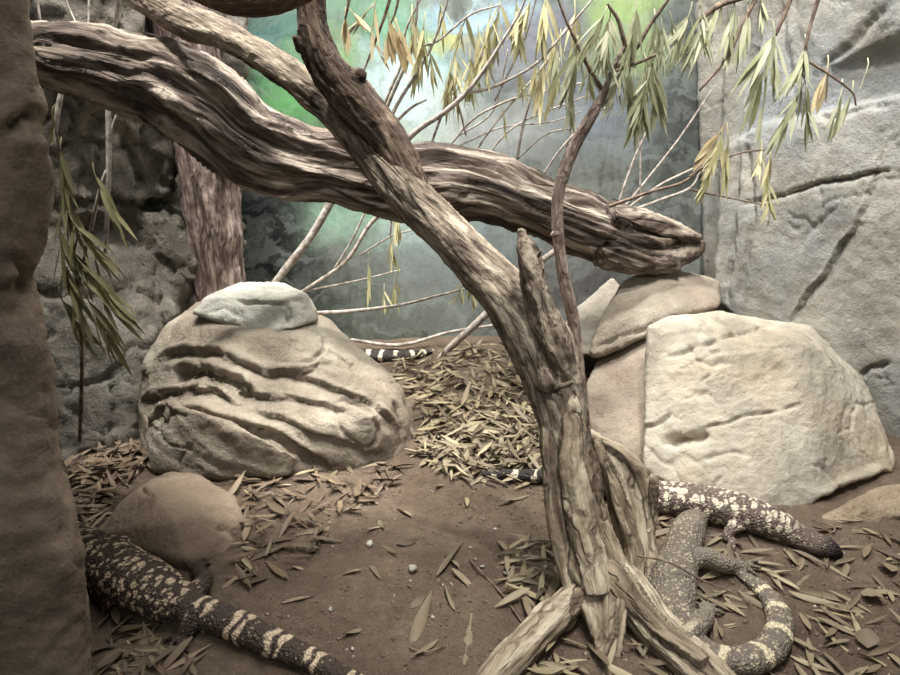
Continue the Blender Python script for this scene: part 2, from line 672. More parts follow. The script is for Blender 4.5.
# rock wall at the back left
L1 = [(30, -110, 1.75), (30, 230, 1.72), (110, 215, 1.84), (170, 190, 1.95), (160, -110, 1.98)]
L2 = [(108, 212, 1.92), (128, 205, 1.90), (180, 215, 1.92), (200, 262, 1.92), (190, 292, 1.92), (130, 300, 1.90), (112, 260, 1.90)]
L3 = [(30, 215, 1.74), (30, 480, 1.38), (70, 458, 1.46), (135, 446, 1.56), (190, 400, 2.0), (190, 230, 2.08), (110, 225, 1.90)]
L4 = [(140, -110, 2.1), (240, -110, 2.2), (240, 420, 2.2), (140, 420, 2.1)]
L5 = [(40, -110, 1.72), (35, 60, 1.70), (90, 110, 1.74), (150, 90, 1.85), (140, -110, 1.86)]
rock('wall_left', [back(L1, .35), back(L2, .3), back(L3, .25), back(L4, .2), back(L5, .3)], .012, M_DGREY, 3, .016, [
    ([(60, 205), (110, 203), (150, 208), (190, 206)], .012, .03),
    ([(118, 100), (125, 140), (140, 180), (150, 205)], .010, .02),
    ([(60, 150), (90, 140), (120, 150), (160, 140)], .010, .015),
], cells=.02, label='dark rough rock wall at the back left of the enclosure', kind='structure')

# rock outcrop close on the left
O1 = [(-150, -120, .9), (-8, -120, .95), (14, 0, .95), (27, 62, .95), (43, 102, .95), (36, 121, .95), (10, 128, .9), (-150, 130, .85)]
O2 = [(-150, 110, .85), (20, 118, .92), (34, 120, .95), (50, 172, .95), (47, 225, .94), (40, 262, .94), (10, 285, .88), (-150, 280, .82)]
O3 = [(-150, 270, .84), (20, 272, .92), (34, 280, .95), (34, 340, .95), (40, 400, .95), (45, 450, .95), (62, 525, .93), (87, 600, .88), (98, 680, .79), (100, 780, .70), (-150, 780, .66), (-150, 480, .76)]
rock('rock_outcrop', [back(O1, .22, -12), back(O2, .22, -12), back(O3, .22, -14)], .008, M_BROWN, 5, .012, [
    ([(2, 132), (20, 124), (38, 116), (48, 114)], .010, .02),
    ([(2, 268), (14, 262), (26, 268), (24, 290), (10, 320)], .012, .016),
    ([(62, 520), (70, 545), (84, 570), (92, 600)], .008, .008),
], label='tall brown rock outcrop rising close by at the left edge', cat='rock', kind='thing')

# ================================================================== BOULDERS
def strata(P):
    n = Vector((.42, -.12, .9)).normalized()
    s = P @ np.array(n) + .022 * fbm(P, 5, 3, 44)
    t = (s / .058) % 1.0
    saw = np.where(t < .72, t / .72, (1 - t) / .28)
    return (saw - .5) * .004 + .001 * ridged(np.stack([P[:, 0] * 3, P[:, 1] * 3, s * 22], 1), 1, 3, 47)


LB = [(160, 465, 1.44), (210, 474, 1.39), (280, 476, 1.385), (340, 468, 1.42), (390, 455, 1.48), (416, 434, 1.58),
      (138, 408, 1.56), (143, 442, 1.52), (180, 420, 1.43), (300, 430, 1.41), (380, 415, 1.47), (144, 360, 1.66), (166, 326, 1.74),
      (238, 332, 1.60), (318, 338, 1.60), (350, 340, 1.69), (402, 388, 1.60), (198, 303, 1.82), (250, 298, 1.86), (322, 317, 1.8),
      (180, 330, 2.0), (320, 332, 2.05), (400, 425, 1.8), (150, 420, 1.82), (160, 500, 1.44), (280, 505, 1.4), (400, 480, 1.5), (200, 480, 1.8)]
LB2 = [(146, 415, 1.46), (160, 402, 1.44), (200, 412, 1.38), (250, 432, 1.36), (300, 458, 1.37), (290, 475, 1.37), (200, 480, 1.36), (150, 470, 1.40), (146, 440, 1.44),
       (160, 410, 1.6), (300, 460, 1.6), (160, 475, 1.6)]
rock('boulder', [LB, LB2], .005, M_RIDGE, 6, .005, [
    ([(143, 376), (160, 358), (180, 350), (213, 351), (240, 361), (268, 372), (300, 371), (322, 364)], .026, .026, 1),
    ([(168, 368), (195, 366), (220, 372), (242, 384), (258, 394)], .040, .040, 1),
    ([(142, 399), (165, 390), (190, 386), (215, 390), (235, 402)], .024, .030, 1),
    ([(150, 420), (165, 406), (195, 409), (222, 418), (252, 426), (281, 436), (305, 450), (328, 464)], .022, .034, 1),
    ([(242, 390), (275, 396), (311, 401), (350, 412)], .018, .014, 1),
    ([(292, 372), (320, 383), (350, 395), (378, 408), (398, 428)], .018, .018, 1),
    ([(255, 412), (290, 422), (330, 438), (374, 452)], .020, .016, 1),
    ([(335, 405), (345, 400), (365, 410), (378, 430), (370, 446), (350, 440), (338, 425), (335, 405)], .005, .010),
    ([(394, 402), (401, 418), (403, 436)], .008, .022),
    ([(404, 398), (411, 414), (412, 430)], .006, .016),
    ([(318, 330), (326, 345), (316, 358), (300, 362)], .006, .012),
    ([(330, 350), (352, 366), (375, 386)], .014, .010, 1),
], bands=strata, label='large tan boulder with slanting ridges, a paler stone lying on top', cat='boulder')
rock('stone', [[(192, 313, 1.69), (230, 323, 1.645), (272, 334, 1.615), (300, 326, 1.64), (317, 319, 1.70), (212, 299, 1.71), (286, 297, 1.68), (306, 294, 1.7),
                (240, 283, 1.80), (282, 282, 1.80), (205, 298, 1.80), (314, 312, 1.86), (230, 325, 1.9), (300, 330, 1.9)]], .0055, M_CAP, 2, .007, [
    ([(236, 300), (262, 302), (284, 304), (288, 316), (286, 330)], .006, .016),
    ([(284, 304), (298, 300), (306, 312)], .006, .010),
    ([(205, 312), (225, 310), (240, 318)], .005, .006)],
     label='pale flat stone lying on top of the ridged tan boulder', cat='rock')
rock('boulder', [[(100, 535, 1.12), (116, 505, 1.18), (140, 486, 1.20), (165, 471, 1.28), (200, 473, 1.29), (236, 495, 1.26), (245, 520, 1.2), (228, 552, 1.12),
                  (195, 570, 1.06), (148, 486, 1.185), (174, 522, 1.085), (188, 560, 1.045), (150, 562, 1.09), (100, 545, 1.12), (110, 560, 1.15), (240, 560, 1.2)]], .005, M_BROWN, 2, .005,
     label='small brown boulder behind the spotted lizard by the rock outcrop', cat='boulder')
RB = [(648, 326, 1.62), (668, 317, 1.64), (715, 311, 1.68), (808, 328, 1.66), (862, 378, 1.62), (672, 374, 1.50), (720, 353, 1.49), (802, 346, 1.50), (822, 356, 1.5),
      (648, 440, 1.42), (642, 470, 1.37), (700, 496, 1.29), (760, 511, 1.255), (815, 511, 1.27), (884, 482, 1.38), (896, 458, 1.42), (715, 330, 1.95), (860, 400, 1.9),
      (640, 500, 1.40), (760, 530, 1.28), (880, 510, 1.40), (650, 400, 1.9)]
rock('boulder', [RB], .0055, M_CREAM, 2, .006, [
    ([(664, 444), (685, 436), (705, 428), (735, 420), (765, 413), (800, 405)], .0035, .013),
    ([(668, 442), (682, 438), (700, 438), (708, 432)], .012, .026),
    ([(668, 356), (690, 350), (712, 342), (728, 336), (770, 326)], .006, .016),
    ([(700, 462), (730, 452), (750, 458)], .005, .006),
    ([(815, 506), (835, 494), (860, 484), (888, 474)], .030, .050, 1),
    ([(668, 372), (720, 351), (770, 346), (804, 345)], .010, .006, 1),
    ([(645, 428), (660, 424), (672, 416)], .005, .012),
], label='largest pale cream boulder with a broad flat front at the right', cat='boulder')
rock('boulder', [[(588, 374, 1.76), (640, 346, 1.76), (600, 352, 1.82), (640, 334, 1.80), (694, 318, 1.78), (580, 402, 1.66), (583, 445, 1.55), (610, 462, 1.46), (650, 474, 1.43), (690, 470, 1.43), (690, 360, 1.60),
                  (640, 370, 1.66), (600, 390, 1.68), (620, 370, 1.95), (690, 340, 1.95), (600, 480, 1.5), (690, 490, 1.45)]], .008, M_PINK, 7, .006,
     label='smooth pinkish boulder between the dead stump and the cream boulder', cat='boulder')
rock('boulder', [[(588, 356, 1.76), (598, 322, 1.80), (622, 280, 1.88), (648, 267, 1.92), (688, 270, 1.95), (720, 280, 1.98), (720, 306, 1.80), (690, 312, 1.74), (640, 338, 1.73), (600, 356, 1.74),
                  (630, 300, 2.2), (720, 300, 2.2), (600, 360, 2.1)]], .008, M_TAN, 4, .006, [
    ([(594, 350), (620, 336), (650, 328), (680, 314)], .006, .014)],
     label='rounded tan boulder under the broken end of the big log', cat='boulder')
rock('boulder', [[(552, 350, 1.98), (572, 312, 2.02), (612, 276, 2.06), (640, 300, 2.0), (604, 356, 1.88), (560, 356, 1.92), (600, 330, 2.2), (560, 350, 2.2)]], .008, M_CREAM, 4, .005,
     label='pale slanting boulder behind the thin bare sapling', cat='boulder')
rock('stone', [[(806, 524, 1.215), (850, 505, 1.235), (893, 484, 1.29), (915, 484, 1.30), (915, 512, 1.22), (858, 528, 1.195), (850, 545, 1.20), (915, 545, 1.22), (815, 540, 1.19), (915, 500, 1.5)]], .005, M_SAND, 3, .008,
     label='flat tan stone half buried below the cream boulder at the right edge', cat='rock')

# ================================================================== DEAD WOOD
def timber(tubes, voxel, soft, grain, freq, lenf, flat=None, ragged=0, seed=0):
    """tubes: rows (px,py,Y,r_px). One joined wooden surface with grain running along each limb."""
    mb, SP = MB(), []
    for T in tubes:
        A = []
        for (a, b, c_, r) in T:
            q = at(a, b, c_)
            A.append([*q, r * zdepth(q) / F])
        A = np.array(A)
        mb.tube(A, n=10 * len(A), seg=20)
        SP.append(spline(A, 16 * len(A)))
    me = remesh(mb, voxel)
    relax(me, soft)
    P, N = get_co(me), get_no(me)
    best = np.full(len(P), 9.0)
    G = np.zeros((len(P), 3))
    S0 = 0
    for A in SP:
        C, R = A[:, :3], A[:, 3]
        Tn, Nn, Bn = frames(C)
        L = np.concatenate([[0], np.cumsum(np.linalg.norm(np.diff(C, axis=0), axis=1))])
        for ch in range(0, len(P), 20000):
            q = P[ch:ch + 20000]
            d = np.linalg.norm(q[:, None, :] - C[None], axis=2) - R[None] * .8
            i = d.argmin(1)
            dm = d[np.arange(len(q)), i]
            rel = q - C[i]
            g = np.stack([(rel * Nn[i]).sum(1), (rel * Bn[i]).sum(1), L[i] + (rel * Tn[i]).sum(1) + S0], 1)
            up = dm < best[ch:ch + 20000]
            G[ch:ch + 20000][up] = g[up]
            best[ch:ch + 20000][up] = dm[up]
        S0 += 3.7
    W = G + .010 * np.stack([fbm(G, 6, 2, seed + 1), fbm(G, 6, 2, seed + 2), np.zeros(len(G))], 1)
    W = W * (1, 1, lenf)
    h = ridged(W, freq, 4, seed + 3) * .6 + fbm(W, freq * .45, 3, seed + 7)
    h2 = fbm(W * (1, 1, 2), freq * 4, 3, seed + 11)
    knots = fbm(G * (1, 1, .6), 7, 3, seed + 13)
    D = grain * (h - .4) + grain * .25 * h2 + grain * .7 * knots
    set_co(me, P + N * D[:, None])
    attr(me, 'grain', G, True)
    return me


M_LOG = wood_mat('weathered_log', srgb(182, 170, 154), srgb(102, 89, 79), srgb(34, 28, 25), .06, .7, .12)
M_TRUNK = wood_mat('grey_driftwood', srgb(178, 166, 146), srgb(132, 118, 102), srgb(58, 48, 42), .22, .9, .13)
M_STUMP = wood_mat('pale_driftwood', srgb(192, 180, 158), srgb(156, 142, 120), srgb(78, 64, 52), .10, .7, .12)
M_OLD = wood_mat('mauve_trunk', srgb(172, 156, 144), srgb(122, 104, 96), srgb(60, 48, 44), .16)
M_BARK = wood_mat('brown_bark', srgb(146, 122, 100), srgb(108, 86, 70), srgb(74, 58, 48), .3)

me = timber([[(10, 46, 1.42, 20), (42, 52, 1.46, 22), (100, 64, 1.50, 26), (155, 80, 1.55, 33), (200, 106, 1.60, 39), (238, 138, 1.64, 37), (285, 158, 1.68, 32), (345, 171, 1.72, 29),
              (400, 180, 1.75, 30), (460, 182, 1.79, 27), (530, 205, 1.84, 27), (600, 232, 1.88, 27), (650, 246, 1.90, 19), (692, 243, 1.93, 5)],
             [(610, 220, 1.86, 12), (660, 226, 1.88, 8), (698, 238, 1.9, 3)], [(610, 250, 1.84, 15), (646, 260, 1.86, 10), (676, 266, 1.87, 3)]],
            .005, 1, .024, 18, .065, seed=3)
tag(link('log', me, M_LOG), 'huge dark weathered log stretching across the top between both rock walls', 'log')

tr = empty('dead_tree', gnd(600, 600))
tag(tr, 'dead grey forked tree leaning across the log from a gnarled split stump', 'tree')
me = timber([[(100, -40, 1.58, 13), (135, -12, 1.57, 15), (185, 19, 1.55, 16), (230, 38, 1.52, 15), (290, 76, 1.48, 16), (340, 117, 1.44, 17), (375, 155, 1.40, 19), (420, 206, 1.35, 20), (470, 258, 1.29, 23),
              (510, 298, 1.24, 27), (542, 345, 1.19, 31), (558, 400, 1.13, 25), (567, 445, 1.09, 22)]], .0045, 1, .006, 40, .22, seed=21)
link('trunk', me, M_TRUNK, tr)
me = timber([[(308, -40, 1.40, 14), (311, 0, 1.40, 13), (314, 35, 1.39, 15), (328, 70, 1.39, 18), (352, 98, 1.39, 21), (380, 130, 1.385, 19), (405, 168, 1.37, 15), (425, 198, 1.36, 8)],
             [(300, 48, 1.375, 6), (296, 38, 1.37, 4)], [(356, 76, 1.38, 6), (361, 74, 1.375, 5)]], .0045, 1, .006, 38, .25, seed=33)
link('branch', me, wood_mat('dark_branch', srgb(140, 122, 104), srgb(92, 76, 64), srgb(40, 32, 28), .2), tr)
me = timber([[(521, 232, 1.185, 2), (526, 250, 1.18, 8), (533, 275, 1.17, 11), (545, 312, 1.155, 14), (560, 352, 1.13, 14), (572, 390, 1.11, 11), (579, 425, 1.09, 9), (582, 450, 1.08, 8)],
             [(538, 258, 1.17, 2), (537, 285, 1.165, 7), (546, 310, 1.15, 8)]], .004, 1, .007, 46, .25, seed=45)
link('split_stem', me, M_TRUNK, tr)
me = timber([[(543, 372, 1.105, 5), (546, 381, 1.10, 8), (553, 390, 1.11, 7)], [(553, 392, 1.10, 4), (560, 387, 1.09, 3), (572, 382, 1.085, 2)], [(550, 395, 1.1, 5), (560, 400, 1.11, 4)]], .003, 1, .003, 60, .5, seed=51)
link('knot', me, M_TRUNK, tr)
me = timber([[(562, 405, 1.12, 20), (568, 445, 1.09, 20), (570, 490, 1.06, 21), (578, 530, 1.03, 24), (588, 565, .99, 27), (597, 590, .955, 24), (602, 610, .915, 17), (604, 632, .88, 14), (602, 652, .855, 7)],
             [(550, 425, 1.10, 6), (551, 470, 1.055, 8), (556, 520, 1.02, 9), (570, 570, .98, 10), (582, 600, .94, 9)],
             [(570, 420, 1.08, 6), (574, 470, 1.035, 8), (582, 520, 1.0, 9), (592, 560, .965, 9), (598, 590, .93, 9)],
             [(578, 415, 1.11, 4), (588, 470, 1.055, 7), (597, 520, 1.015, 9), (608, 556, .98, 9), (618, 590, .94, 10), (617, 620, .895, 8), (614, 648, .86, 6)],
             [(588, 440, 1.17, 6), (610, 462, 1.15, 14), (620, 500, 1.12, 17), (628, 540, 1.08, 15), (624, 580, 1.03, 19), (628, 605, .98, 20)],
             [(590, 438, 1.165, 3), (618, 452, 1.15, 4), (641, 473, 1.14, 5), (646, 510, 1.115, 5), (648, 550, 1.07, 6), (650, 592, 1.01, 8)],
             [(598, 445, 1.15, 2), (622, 510, 1.08, 6), (632, 550, 1.045, 6), (634, 590, 1.0, 8)],
             [(652, 478, 1.13, 1.5), (652, 500, 1.12, 3.5), (653, 535, 1.10, 3)]],
            .0040, 1, .0115, 30, .10, seed=61)
link('stump', me, M_STUMP, tr)
me = timber([[(596, 560, 1.0, 18), (612, 580, .97, 22), (632, 603, .935, 22), (660, 637, .87, 21), (694, 667, .81, 20), (738, 705, .745, 17), (775, 735, .70, 10)],
             [(612, 570, .955, 8), (634, 600, .915, 8), (664, 634, .855, 7), (700, 662, .80, 6)]], .004, 1, .0095, 32, .10, seed=67)
link('root', me, M_STUMP, tr)
me = timber([[(592, 580, .98, 12), (565, 605, .93, 15), (535, 638, .865, 15), (505, 670, .805, 15), (480, 700, .75, 11)], [(585, 590, .94, 6), (560, 618, .90, 6), (530, 652, .84, 5)]], .004, 1, .008, 34, .10, seed=71)
link('root', me, M_STUMP, tr)

me = timber([[(80, -30, 1.93, 16), (120, 25, 1.95, 15), (160, 75, 1.97, 20), (195, 120, 1.98, 27), (207, 165, 1.98, 27), (214, 215, 1.97, 23), (218, 260, 1.96, 21), (222, 310, 1.95, 24), (222, 345, 1.95, 26)],
             [(172, -40, 1.95, 26), (178, 10, 1.96, 30), (188, 60, 1.97, 30), (200, 110, 1.98, 26)], [(178, 140, 1.93, 5), (186, 180, 1.93, 8), (195, 230, 1.93, 8), (204, 290, 1.93, 7)]],
            .006, 1, .011, 26, .16, seed=77)
tag(link('tree_trunk', me, M_OLD), 'gnarled mauve brown trunk standing against the dark rock behind the ridged boulder', 'tree')

me = timber([[(178, -22, 1.2, 12), (215, -8, 1.18, 17), (255, -4, 1.16, 20), (290, -10, 1.14, 17), (330, -28, 1.12, 14)]], .005, 3, .003, 30, .2, seed=83)
tag(link('branch', me, M_BARK), 'smooth thick brown branch crossing the very top above the forked tree', 'branch')

# ================================================================== BEADED LIZARDS
def lizard_mat(name, dark, pale, groove):
    k = NT(name)
    p = k.obj()
    m = k.att('pale')
    c = k.mix(m, dark, pale)
    c = k.mix(k.mr(k.noise(p, 40, 3), .35, .7, 0, .35), c, k.mix(1, c, (.7, .66, .62, 1), 'MULTIPLY'))
    b = k.voronoi(p, 230)
    c = k.mix(k.mr(b, .40, .66, 0, .42), c, groove)
    c = k.mix(k.att('snout'), c, srgb(38, 34, 34))
    n = k.bump(k.math('SUBTRACT', 1.0, b), .9, .0035)
    return k.done(c, n, .6)


def lizard(spine, legs, pattern, voxel, mat, hip, flat=.8, eyes=None, loc=None, **tags):
    A = []
    for (px, py, r) in spine:
        z = .02
        for _ in range(5):
            q = gz(px, py, z)
            R = r * zdepth(q) / F
            z = float(ground_h(q[0], q[1])[0]) + R * flat - .003
        A.append([q[0], q[1], z, R])
    A = np.array(A)
    mb = MB()
    mb.tube(A, n=8 * len(A), seg=28, flat=flat)
    for leg, toes in legs:
        B = []
        for (px, py, z, r) in leg:
            q = gz(px, py, z)
            q[2] += float(ground_h(q[0], q[1])[0])
            B.append([*q, r * zdepth(q) / F])
        mb.tube(B, n=24, seg=14)
        f = np.array(B[-1])
        for (tx, ty) in toes:
            e = gnd(tx, ty, .004)
            m_ = (f[:3] + e) / 2 + (0, 0, .005)
            mb.tube([[*f[:3], f[3] * .55], [*m_, .0048], [*e, .0034], [*(e + (e - m_) * .35 - (0, 0, .003)), .0014]], n=12, seg=8)
    me = remesh(mb, voxel)
    relax(me, 2)
    P, N = get_co(me), get_no(me)
    S = spline(A, 240)
    L = np.concatenate([[0], np.cumsum(np.linalg.norm(np.diff(S[:, :3], axis=0), axis=1))])
    T, Nn, Bn = frames(S[:, :3])
    i = np.zeros(len(P), int)
    dist = np.zeros(len(P))
    for ch in range(0, len(P), 20000):
        d = np.linalg.norm(P[ch:ch + 20000, None] - S[None, :, :3], axis=2)
        i[ch:ch + 20000] = d.argmin(1)
        dist[ch:ch + 20000] = d.min(1)
    s = L[i] + ((P - S[i, :3]) * T[i]).sum(1)
    onbody = 1 - sstep(1.05, 1.5, dist / S[i, 3])
    side = ((P - S[i, :3]) * np.cross(T[i], (0, 0, 1.0))).sum(1)
    Q = np.stack([s, side, P[:, 2]], 1)
    hs = L[np.linalg.norm(S[:, :3] - A[hip, :3], axis=1).argmin()]
    pale, snout = pattern(P, Q, s, hs, onbody)
    f1, f2, _ = worley(P, 190, 2)
    set_co(me, P + N * (.0011 * (.5 - f1) + .0016 * fbm(P, 30, 2, 8))[:, None])
    attr(me, 'pale', np.clip(pale, 0, 1))
    attr(me, 'snout', np.clip(snout, 0, 1))
    o = link('lizard', me, mat)
    if eyes:
        for (px, py, z) in eyes:
            q = gz(px, py, z)
            e = MB()
            e.tube([[q[0] - .001, q[1], q[2], .0042], [q[0] + .001, q[1], q[2], .0042]], n=4, seg=12)
            link('eye', e.mesh('eye'), M_EYE, o)
    return tag(o, **tags)


k = NT('lizard_eye')
k.b.inputs['Roughness'].default_value = .15
M_EYE = k.done(srgb(18, 15, 14))


def warp(Q, a, f, sd):
    return Q + a * np.stack([fbm(Q, f, 2, sd), fbm(Q, f, 2, sd + 5), fbm(Q, f, 2, sd + 9)], 1)


def pat_dark(P, Q, s, H, body):
    W = warp(Q * (1.15, .8, 1), .006, 60, 3)
    f1, f2, cid = worley(W, 84, 4)
    blot = (1 - sstep(.38, .46, f1)) * (cid % 7 != 0)
    d1, _, dc = worley(Q, 150, 9)
    dots = (1 - sstep(.20, .30, d1)) * (dc % 3 == 0) * .8
    tail = sstep(-.01, .012, s - H)
    Sx = s + .008 * fbm(Q, 35, 2, 12)
    ph = (Sx / .074) % 1.0
    ring = np.maximum(1 - sstep(.05, .08, np.abs(ph - .30)), 1 - sstep(.045, .075, np.abs(ph - .56)))
    ring *= sstep(-.30, -.12, fbm(Q, 40, 2, 18) + .12)
    return np.maximum(np.maximum(blot * (1 - tail), ring * tail) * body, dots * .8) * (.35 + .65 * body), 0 * s


def pat_cream(P, Q, s, H, body):
    W = warp(Q * (1.05, .72, .8), .004, 60, 23)
    f1, f2, cid = worley(W, 76, 24, .7)
    blot = (1 - sstep(.42, .50, f1)) * (cid % 13 != 0)
    head = sstep(.05, .12, s)
    d1, _, dc = worley(Q, 175, 29)
    dots = (1 - sstep(.25, .36, d1)) * (dc % 4 != 0) * .6
    tail = sstep(.0, .03, s - H)
    ph = ((s + .004 * fbm(Q, 40, 2, 12)) / .047) % 1.0
    ring = (1 - sstep(.13, .18, np.abs(ph - .4))) * sstep(-.35, -.1, fbm(Q, 45, 2, 31) + .15)
    p_ = np.maximum(blot * (1 - tail) * head, ring * tail)
    return np.maximum(p_ * body, dots * (1 - .85 * tail)), np.maximum(1 - sstep(.012, .04, s), .85 * tail * (1 - ring))


def pat_grey(P, Q, s, H, body):
    W = warp(Q, .004, 60, 43)
    d1, _, dc = worley(W, 150, 44)
    clus = sstep(.05, .45, ridged(Q, 45, 2, 47) - .25)
    mid = sstep(.05, .12, s)
    dots = (1 - sstep(.26, .4, d1)) * (.14 + .55 * clus * mid)
    tail = sstep(-.01, .01, s - H)
    ph = ((s + .007 * fbm(Q, 38, 2, 12)) / .062) % 1.0
    ring = (1 - sstep(.09, .14, np.abs(ph - .35)))
    return np.maximum(dots * body, ring * tail * body) + .1 * (1 - body), 0 * s


M_LZ_DARK = lizard_mat('dark_beaded_skin', srgb(74, 62, 54), srgb(214, 192, 164), srgb(36, 30, 27))
M_LZ_CREAM = lizard_mat('cream_beaded_skin', srgb(106, 92, 84), srgb(226, 214, 190), srgb(68, 57, 51))
M_LZ_GREY = lizard_mat('grey_beaded_skin', srgb(116, 107, 96), srgb(220, 208, 176), srgb(80, 73, 65))

lizard([(40, 516, 10), (58, 530, 16), (80, 545, 22), (100, 558, 27), (122, 572, 29), (145, 585, 29), (168, 598, 25), (187, 607, 19.5), (205, 614, 17.5), (232, 624, 17), (262, 638, 16),
        (295, 653, 14), (325, 667, 12), (355, 682, 10), (385, 697, 7), (412, 709, 4)],
       [([(176, 604, .03, 13), (186, 612, .034, 13), (190, 628, .02, 10), (183, 640, .008, 7)], [(166, 641), (167, 649), (177, 653), (187, 651)]),
        ([(192, 600, .03, 11), (204, 584, .026, 9), (198, 572, .012, 7)], [(174, 560), (182, 558), (205, 557), (209, 564)]),
        ([(112, 558, .03, 10), (123, 545, .03, 9), (136, 543, .018, 7), (147, 549, .008, 6)], [(158, 551), (157, 557), (151, 560)]),
        ([(96, 568, .03, 9), (97, 590, .02, 8), (105, 603, .008, 6)], [(113, 606), (112, 612), (104, 614)])],
       pat_dark, .002, M_LZ_DARK, 7, label='dark spotted lizard squeezed between the rock outcrop and the small brown boulder', cat='lizard', group='beaded lizards')
lizard([(838, 553, 5.5), (834, 551, 9), (826, 547, 12), (812, 542, 13.5), (797, 535, 14.5), (780, 526, 17.5), (755, 516, 20), (725, 507, 21), (690, 500, 19.5), (655, 496, 18.5), (625, 490, 16), (600, 485, 13),
        (570, 478, 10), (545, 477, 8.5), (520, 475.5, 7), (500, 474.5, 5.5), (484, 474, 3)],
       [([(752, 520, .028, 7), (736, 526, .022, 6.5), (727, 535, .012, 5), (733, 540, .006, 4.5)], [(727, 548), (734, 549), (741, 547)]),
        ([(765, 512, .02, 6), (772, 510, .010, 5), (778, 511, .006, 4)], [(783, 512), (781, 514)]),
        ([(640, 488, .02, 8), (648, 484, .012, 6), (655, 486, .008, 5)], [(662, 486), (660, 489)]),
        ([(640, 500, .03, 9), (632, 512, .02, 8), (640, 518, .008, 6)], [(650, 520), (646, 524)])],
       pat_cream, .0019, M_LZ_CREAM, 10, eyes=[(826, 541, .022)], label='cream spotted lizard with black snout lying along the foot of the cream boulder', cat='lizard', group='beaded lizards')
lizard([(700, 511, 7), (696, 517, 12), (690, 526, 15.5), (686, 537, 17), (680, 556, 19), (675, 576, 21.5), (673, 598, 21.5), (677, 618, 19), (686, 636, 16.5), (702, 650, 15), (722, 659, 15.5), (745, 661, 16),
        (765, 653, 16), (777, 638, 14.5), (780, 620, 13), (774, 604, 11), (763, 591, 9), (752, 582, 7.5), (742, 575, 5.5), (736, 570, 3)],
       [([(690, 560, .028, 10), (706, 557, .03, 10), (722, 563, .022, 9.5), (735, 566, .012, 8.5), (741, 567, .009, 8)], [(757, 561), (760, 568), (756, 575), (748, 578), (735, 553)]),
        ([(684, 640, .028, 12), (694, 627, .03, 12), (704, 618, .016, 10), (707, 613, .010, 8.5)], [(692, 602), (700, 598), (708, 602), (716, 605), (723, 613)]),
        ([(672, 560, .028, 10), (658, 568, .02, 8), (652, 580, .008, 7)], [(648, 590), (644, 586)]),
        ([(670, 632, .028, 11), (660, 640, .02, 9), (664, 650, .008, 7)], [(668, 658), (662, 658)])],
       pat_grey, .002, M_LZ_GREY, 8, label='grey lizard with a banded tail curled round to its front foot', cat='lizard', group='beaded lizards')
lizard([(238, 350, 9), (252, 351, 12), (275, 352, 16), (305, 353, 17), (330, 354, 12), (352, 355.5, 9), (375, 356, 8), (400, 356, 7), (418, 354, 5.5), (432, 351, 3)],
       [([(262, 354, .03, 7), (258, 360, .015, 6), (264, 363, .006, 5)], [(270, 364), (268, 367)]), ([(322, 356, .03, 7), (318, 362, .015, 6), (324, 365, .006, 5)], [(331, 366), (329, 368)])],
       pat_cream, .004, M_LZ_CREAM, 4, label='lizard of which only a ringed tail shows behind the ridged tan boulder', cat='lizard', group='beaded lizards')

# ================================================================== LEAVES AND TWIGS
def leaf_geo(mb, base, d, up, L, W, bend=0.0, fold=.25, twist=0.0):
    d = np.array(d, float)
    d /= np.linalg.norm(d)
    up = np.array(up, float)
    up = up - d * up.dot(d)
    if np.linalg.norm(up) < 1e-3:
        up = np.array([1.0, 0, 0]) - d * d[0]
    up /= np.linalg.norm(up)
    sd = np.cross(d, up)
    V, Fs = [], []
    n = 7
    for i in range(n):
        t = i / (n - 1)
        w = W * (math.sin(math.pi * min(1, t ** .8 * .97 + .03)) ** .85) * .5 + .0004
        c = np.array(base) + d * L * t + up * (bend * L * (t * t))
        a = twist * t
        s2 = sd * math.cos(a) + up * math.sin(a)
        u2 = up * math.cos(a) - sd * math.sin(a)
        V += [c - s2 * w + u2 * w * fold, c, c + s2 * w + u2 * w * fold]
    for i in range(n - 1):
        for k_ in (0, 1):
            a = i * 3 + k_
            Fs.append((a, a + 1, a + 4, a + 3))
    mb.add(V, Fs)


M_GREEN = leaf_mat('olive_leaf', [(0, srgb(132, 134, 98)), (.35, srgb(176, 178, 144)), (.65, srgb(208, 208, 178)), (1, srgb(112, 114, 80))], .25)
M_PALE = leaf_mat('yellowing_leaf', [(0, srgb(160, 154, 108)), (.4, srgb(204, 200, 154)), (.75, srgb(216, 206, 162)), (1, srgb(124, 116, 80))], .25)
M_DRYHANG = leaf_mat('dry_hanging_leaf', [(0, srgb(186, 164, 120)), (.5, srgb(218, 202, 160)), (1, srgb(124, 104, 74))], .25)
M_DIM = leaf_mat('dull_leaf', [(0, srgb(108, 104, 72)), (.5, srgb(150, 144, 106)), (1, srgb(128, 118, 84))], .2)
M_LITTER = leaf_mat('fallen_leaf', [(0, srgb(96, 84, 68)), (.18, srgb(142, 130, 106)), (.36, srgb(118, 104, 84)), (.52, srgb(168, 156, 126)), (.68, srgb(90, 78, 64)), (.84, srgb(134, 120, 96)), (1, srgb(150, 140, 106))], .05)
k = NT('pale_twig')
M_TWIG = k.done(k.ramp(k.noise(k.pos(), 60, 4), [(.35, srgb(120, 108, 98)), (.65, srgb(184, 176, 166))]))
k = NT('brown_twig')
M_TWIGB = k.done(k.ramp(k.noise(k.pos(), 60, 4), [(.35, srgb(78, 62, 54)), (.65, srgb(140, 122, 106))]))


def twig_mesh(pts, seg=7):
    A = []
    for (px, py, Y_, r) in pts:
        q = at(px, py, Y_)
        A.append([*q, r * zdepth(q) / F])
    mb = MB()
    mb.tube(A, n=6 * len(A), seg=seg)
    return mb


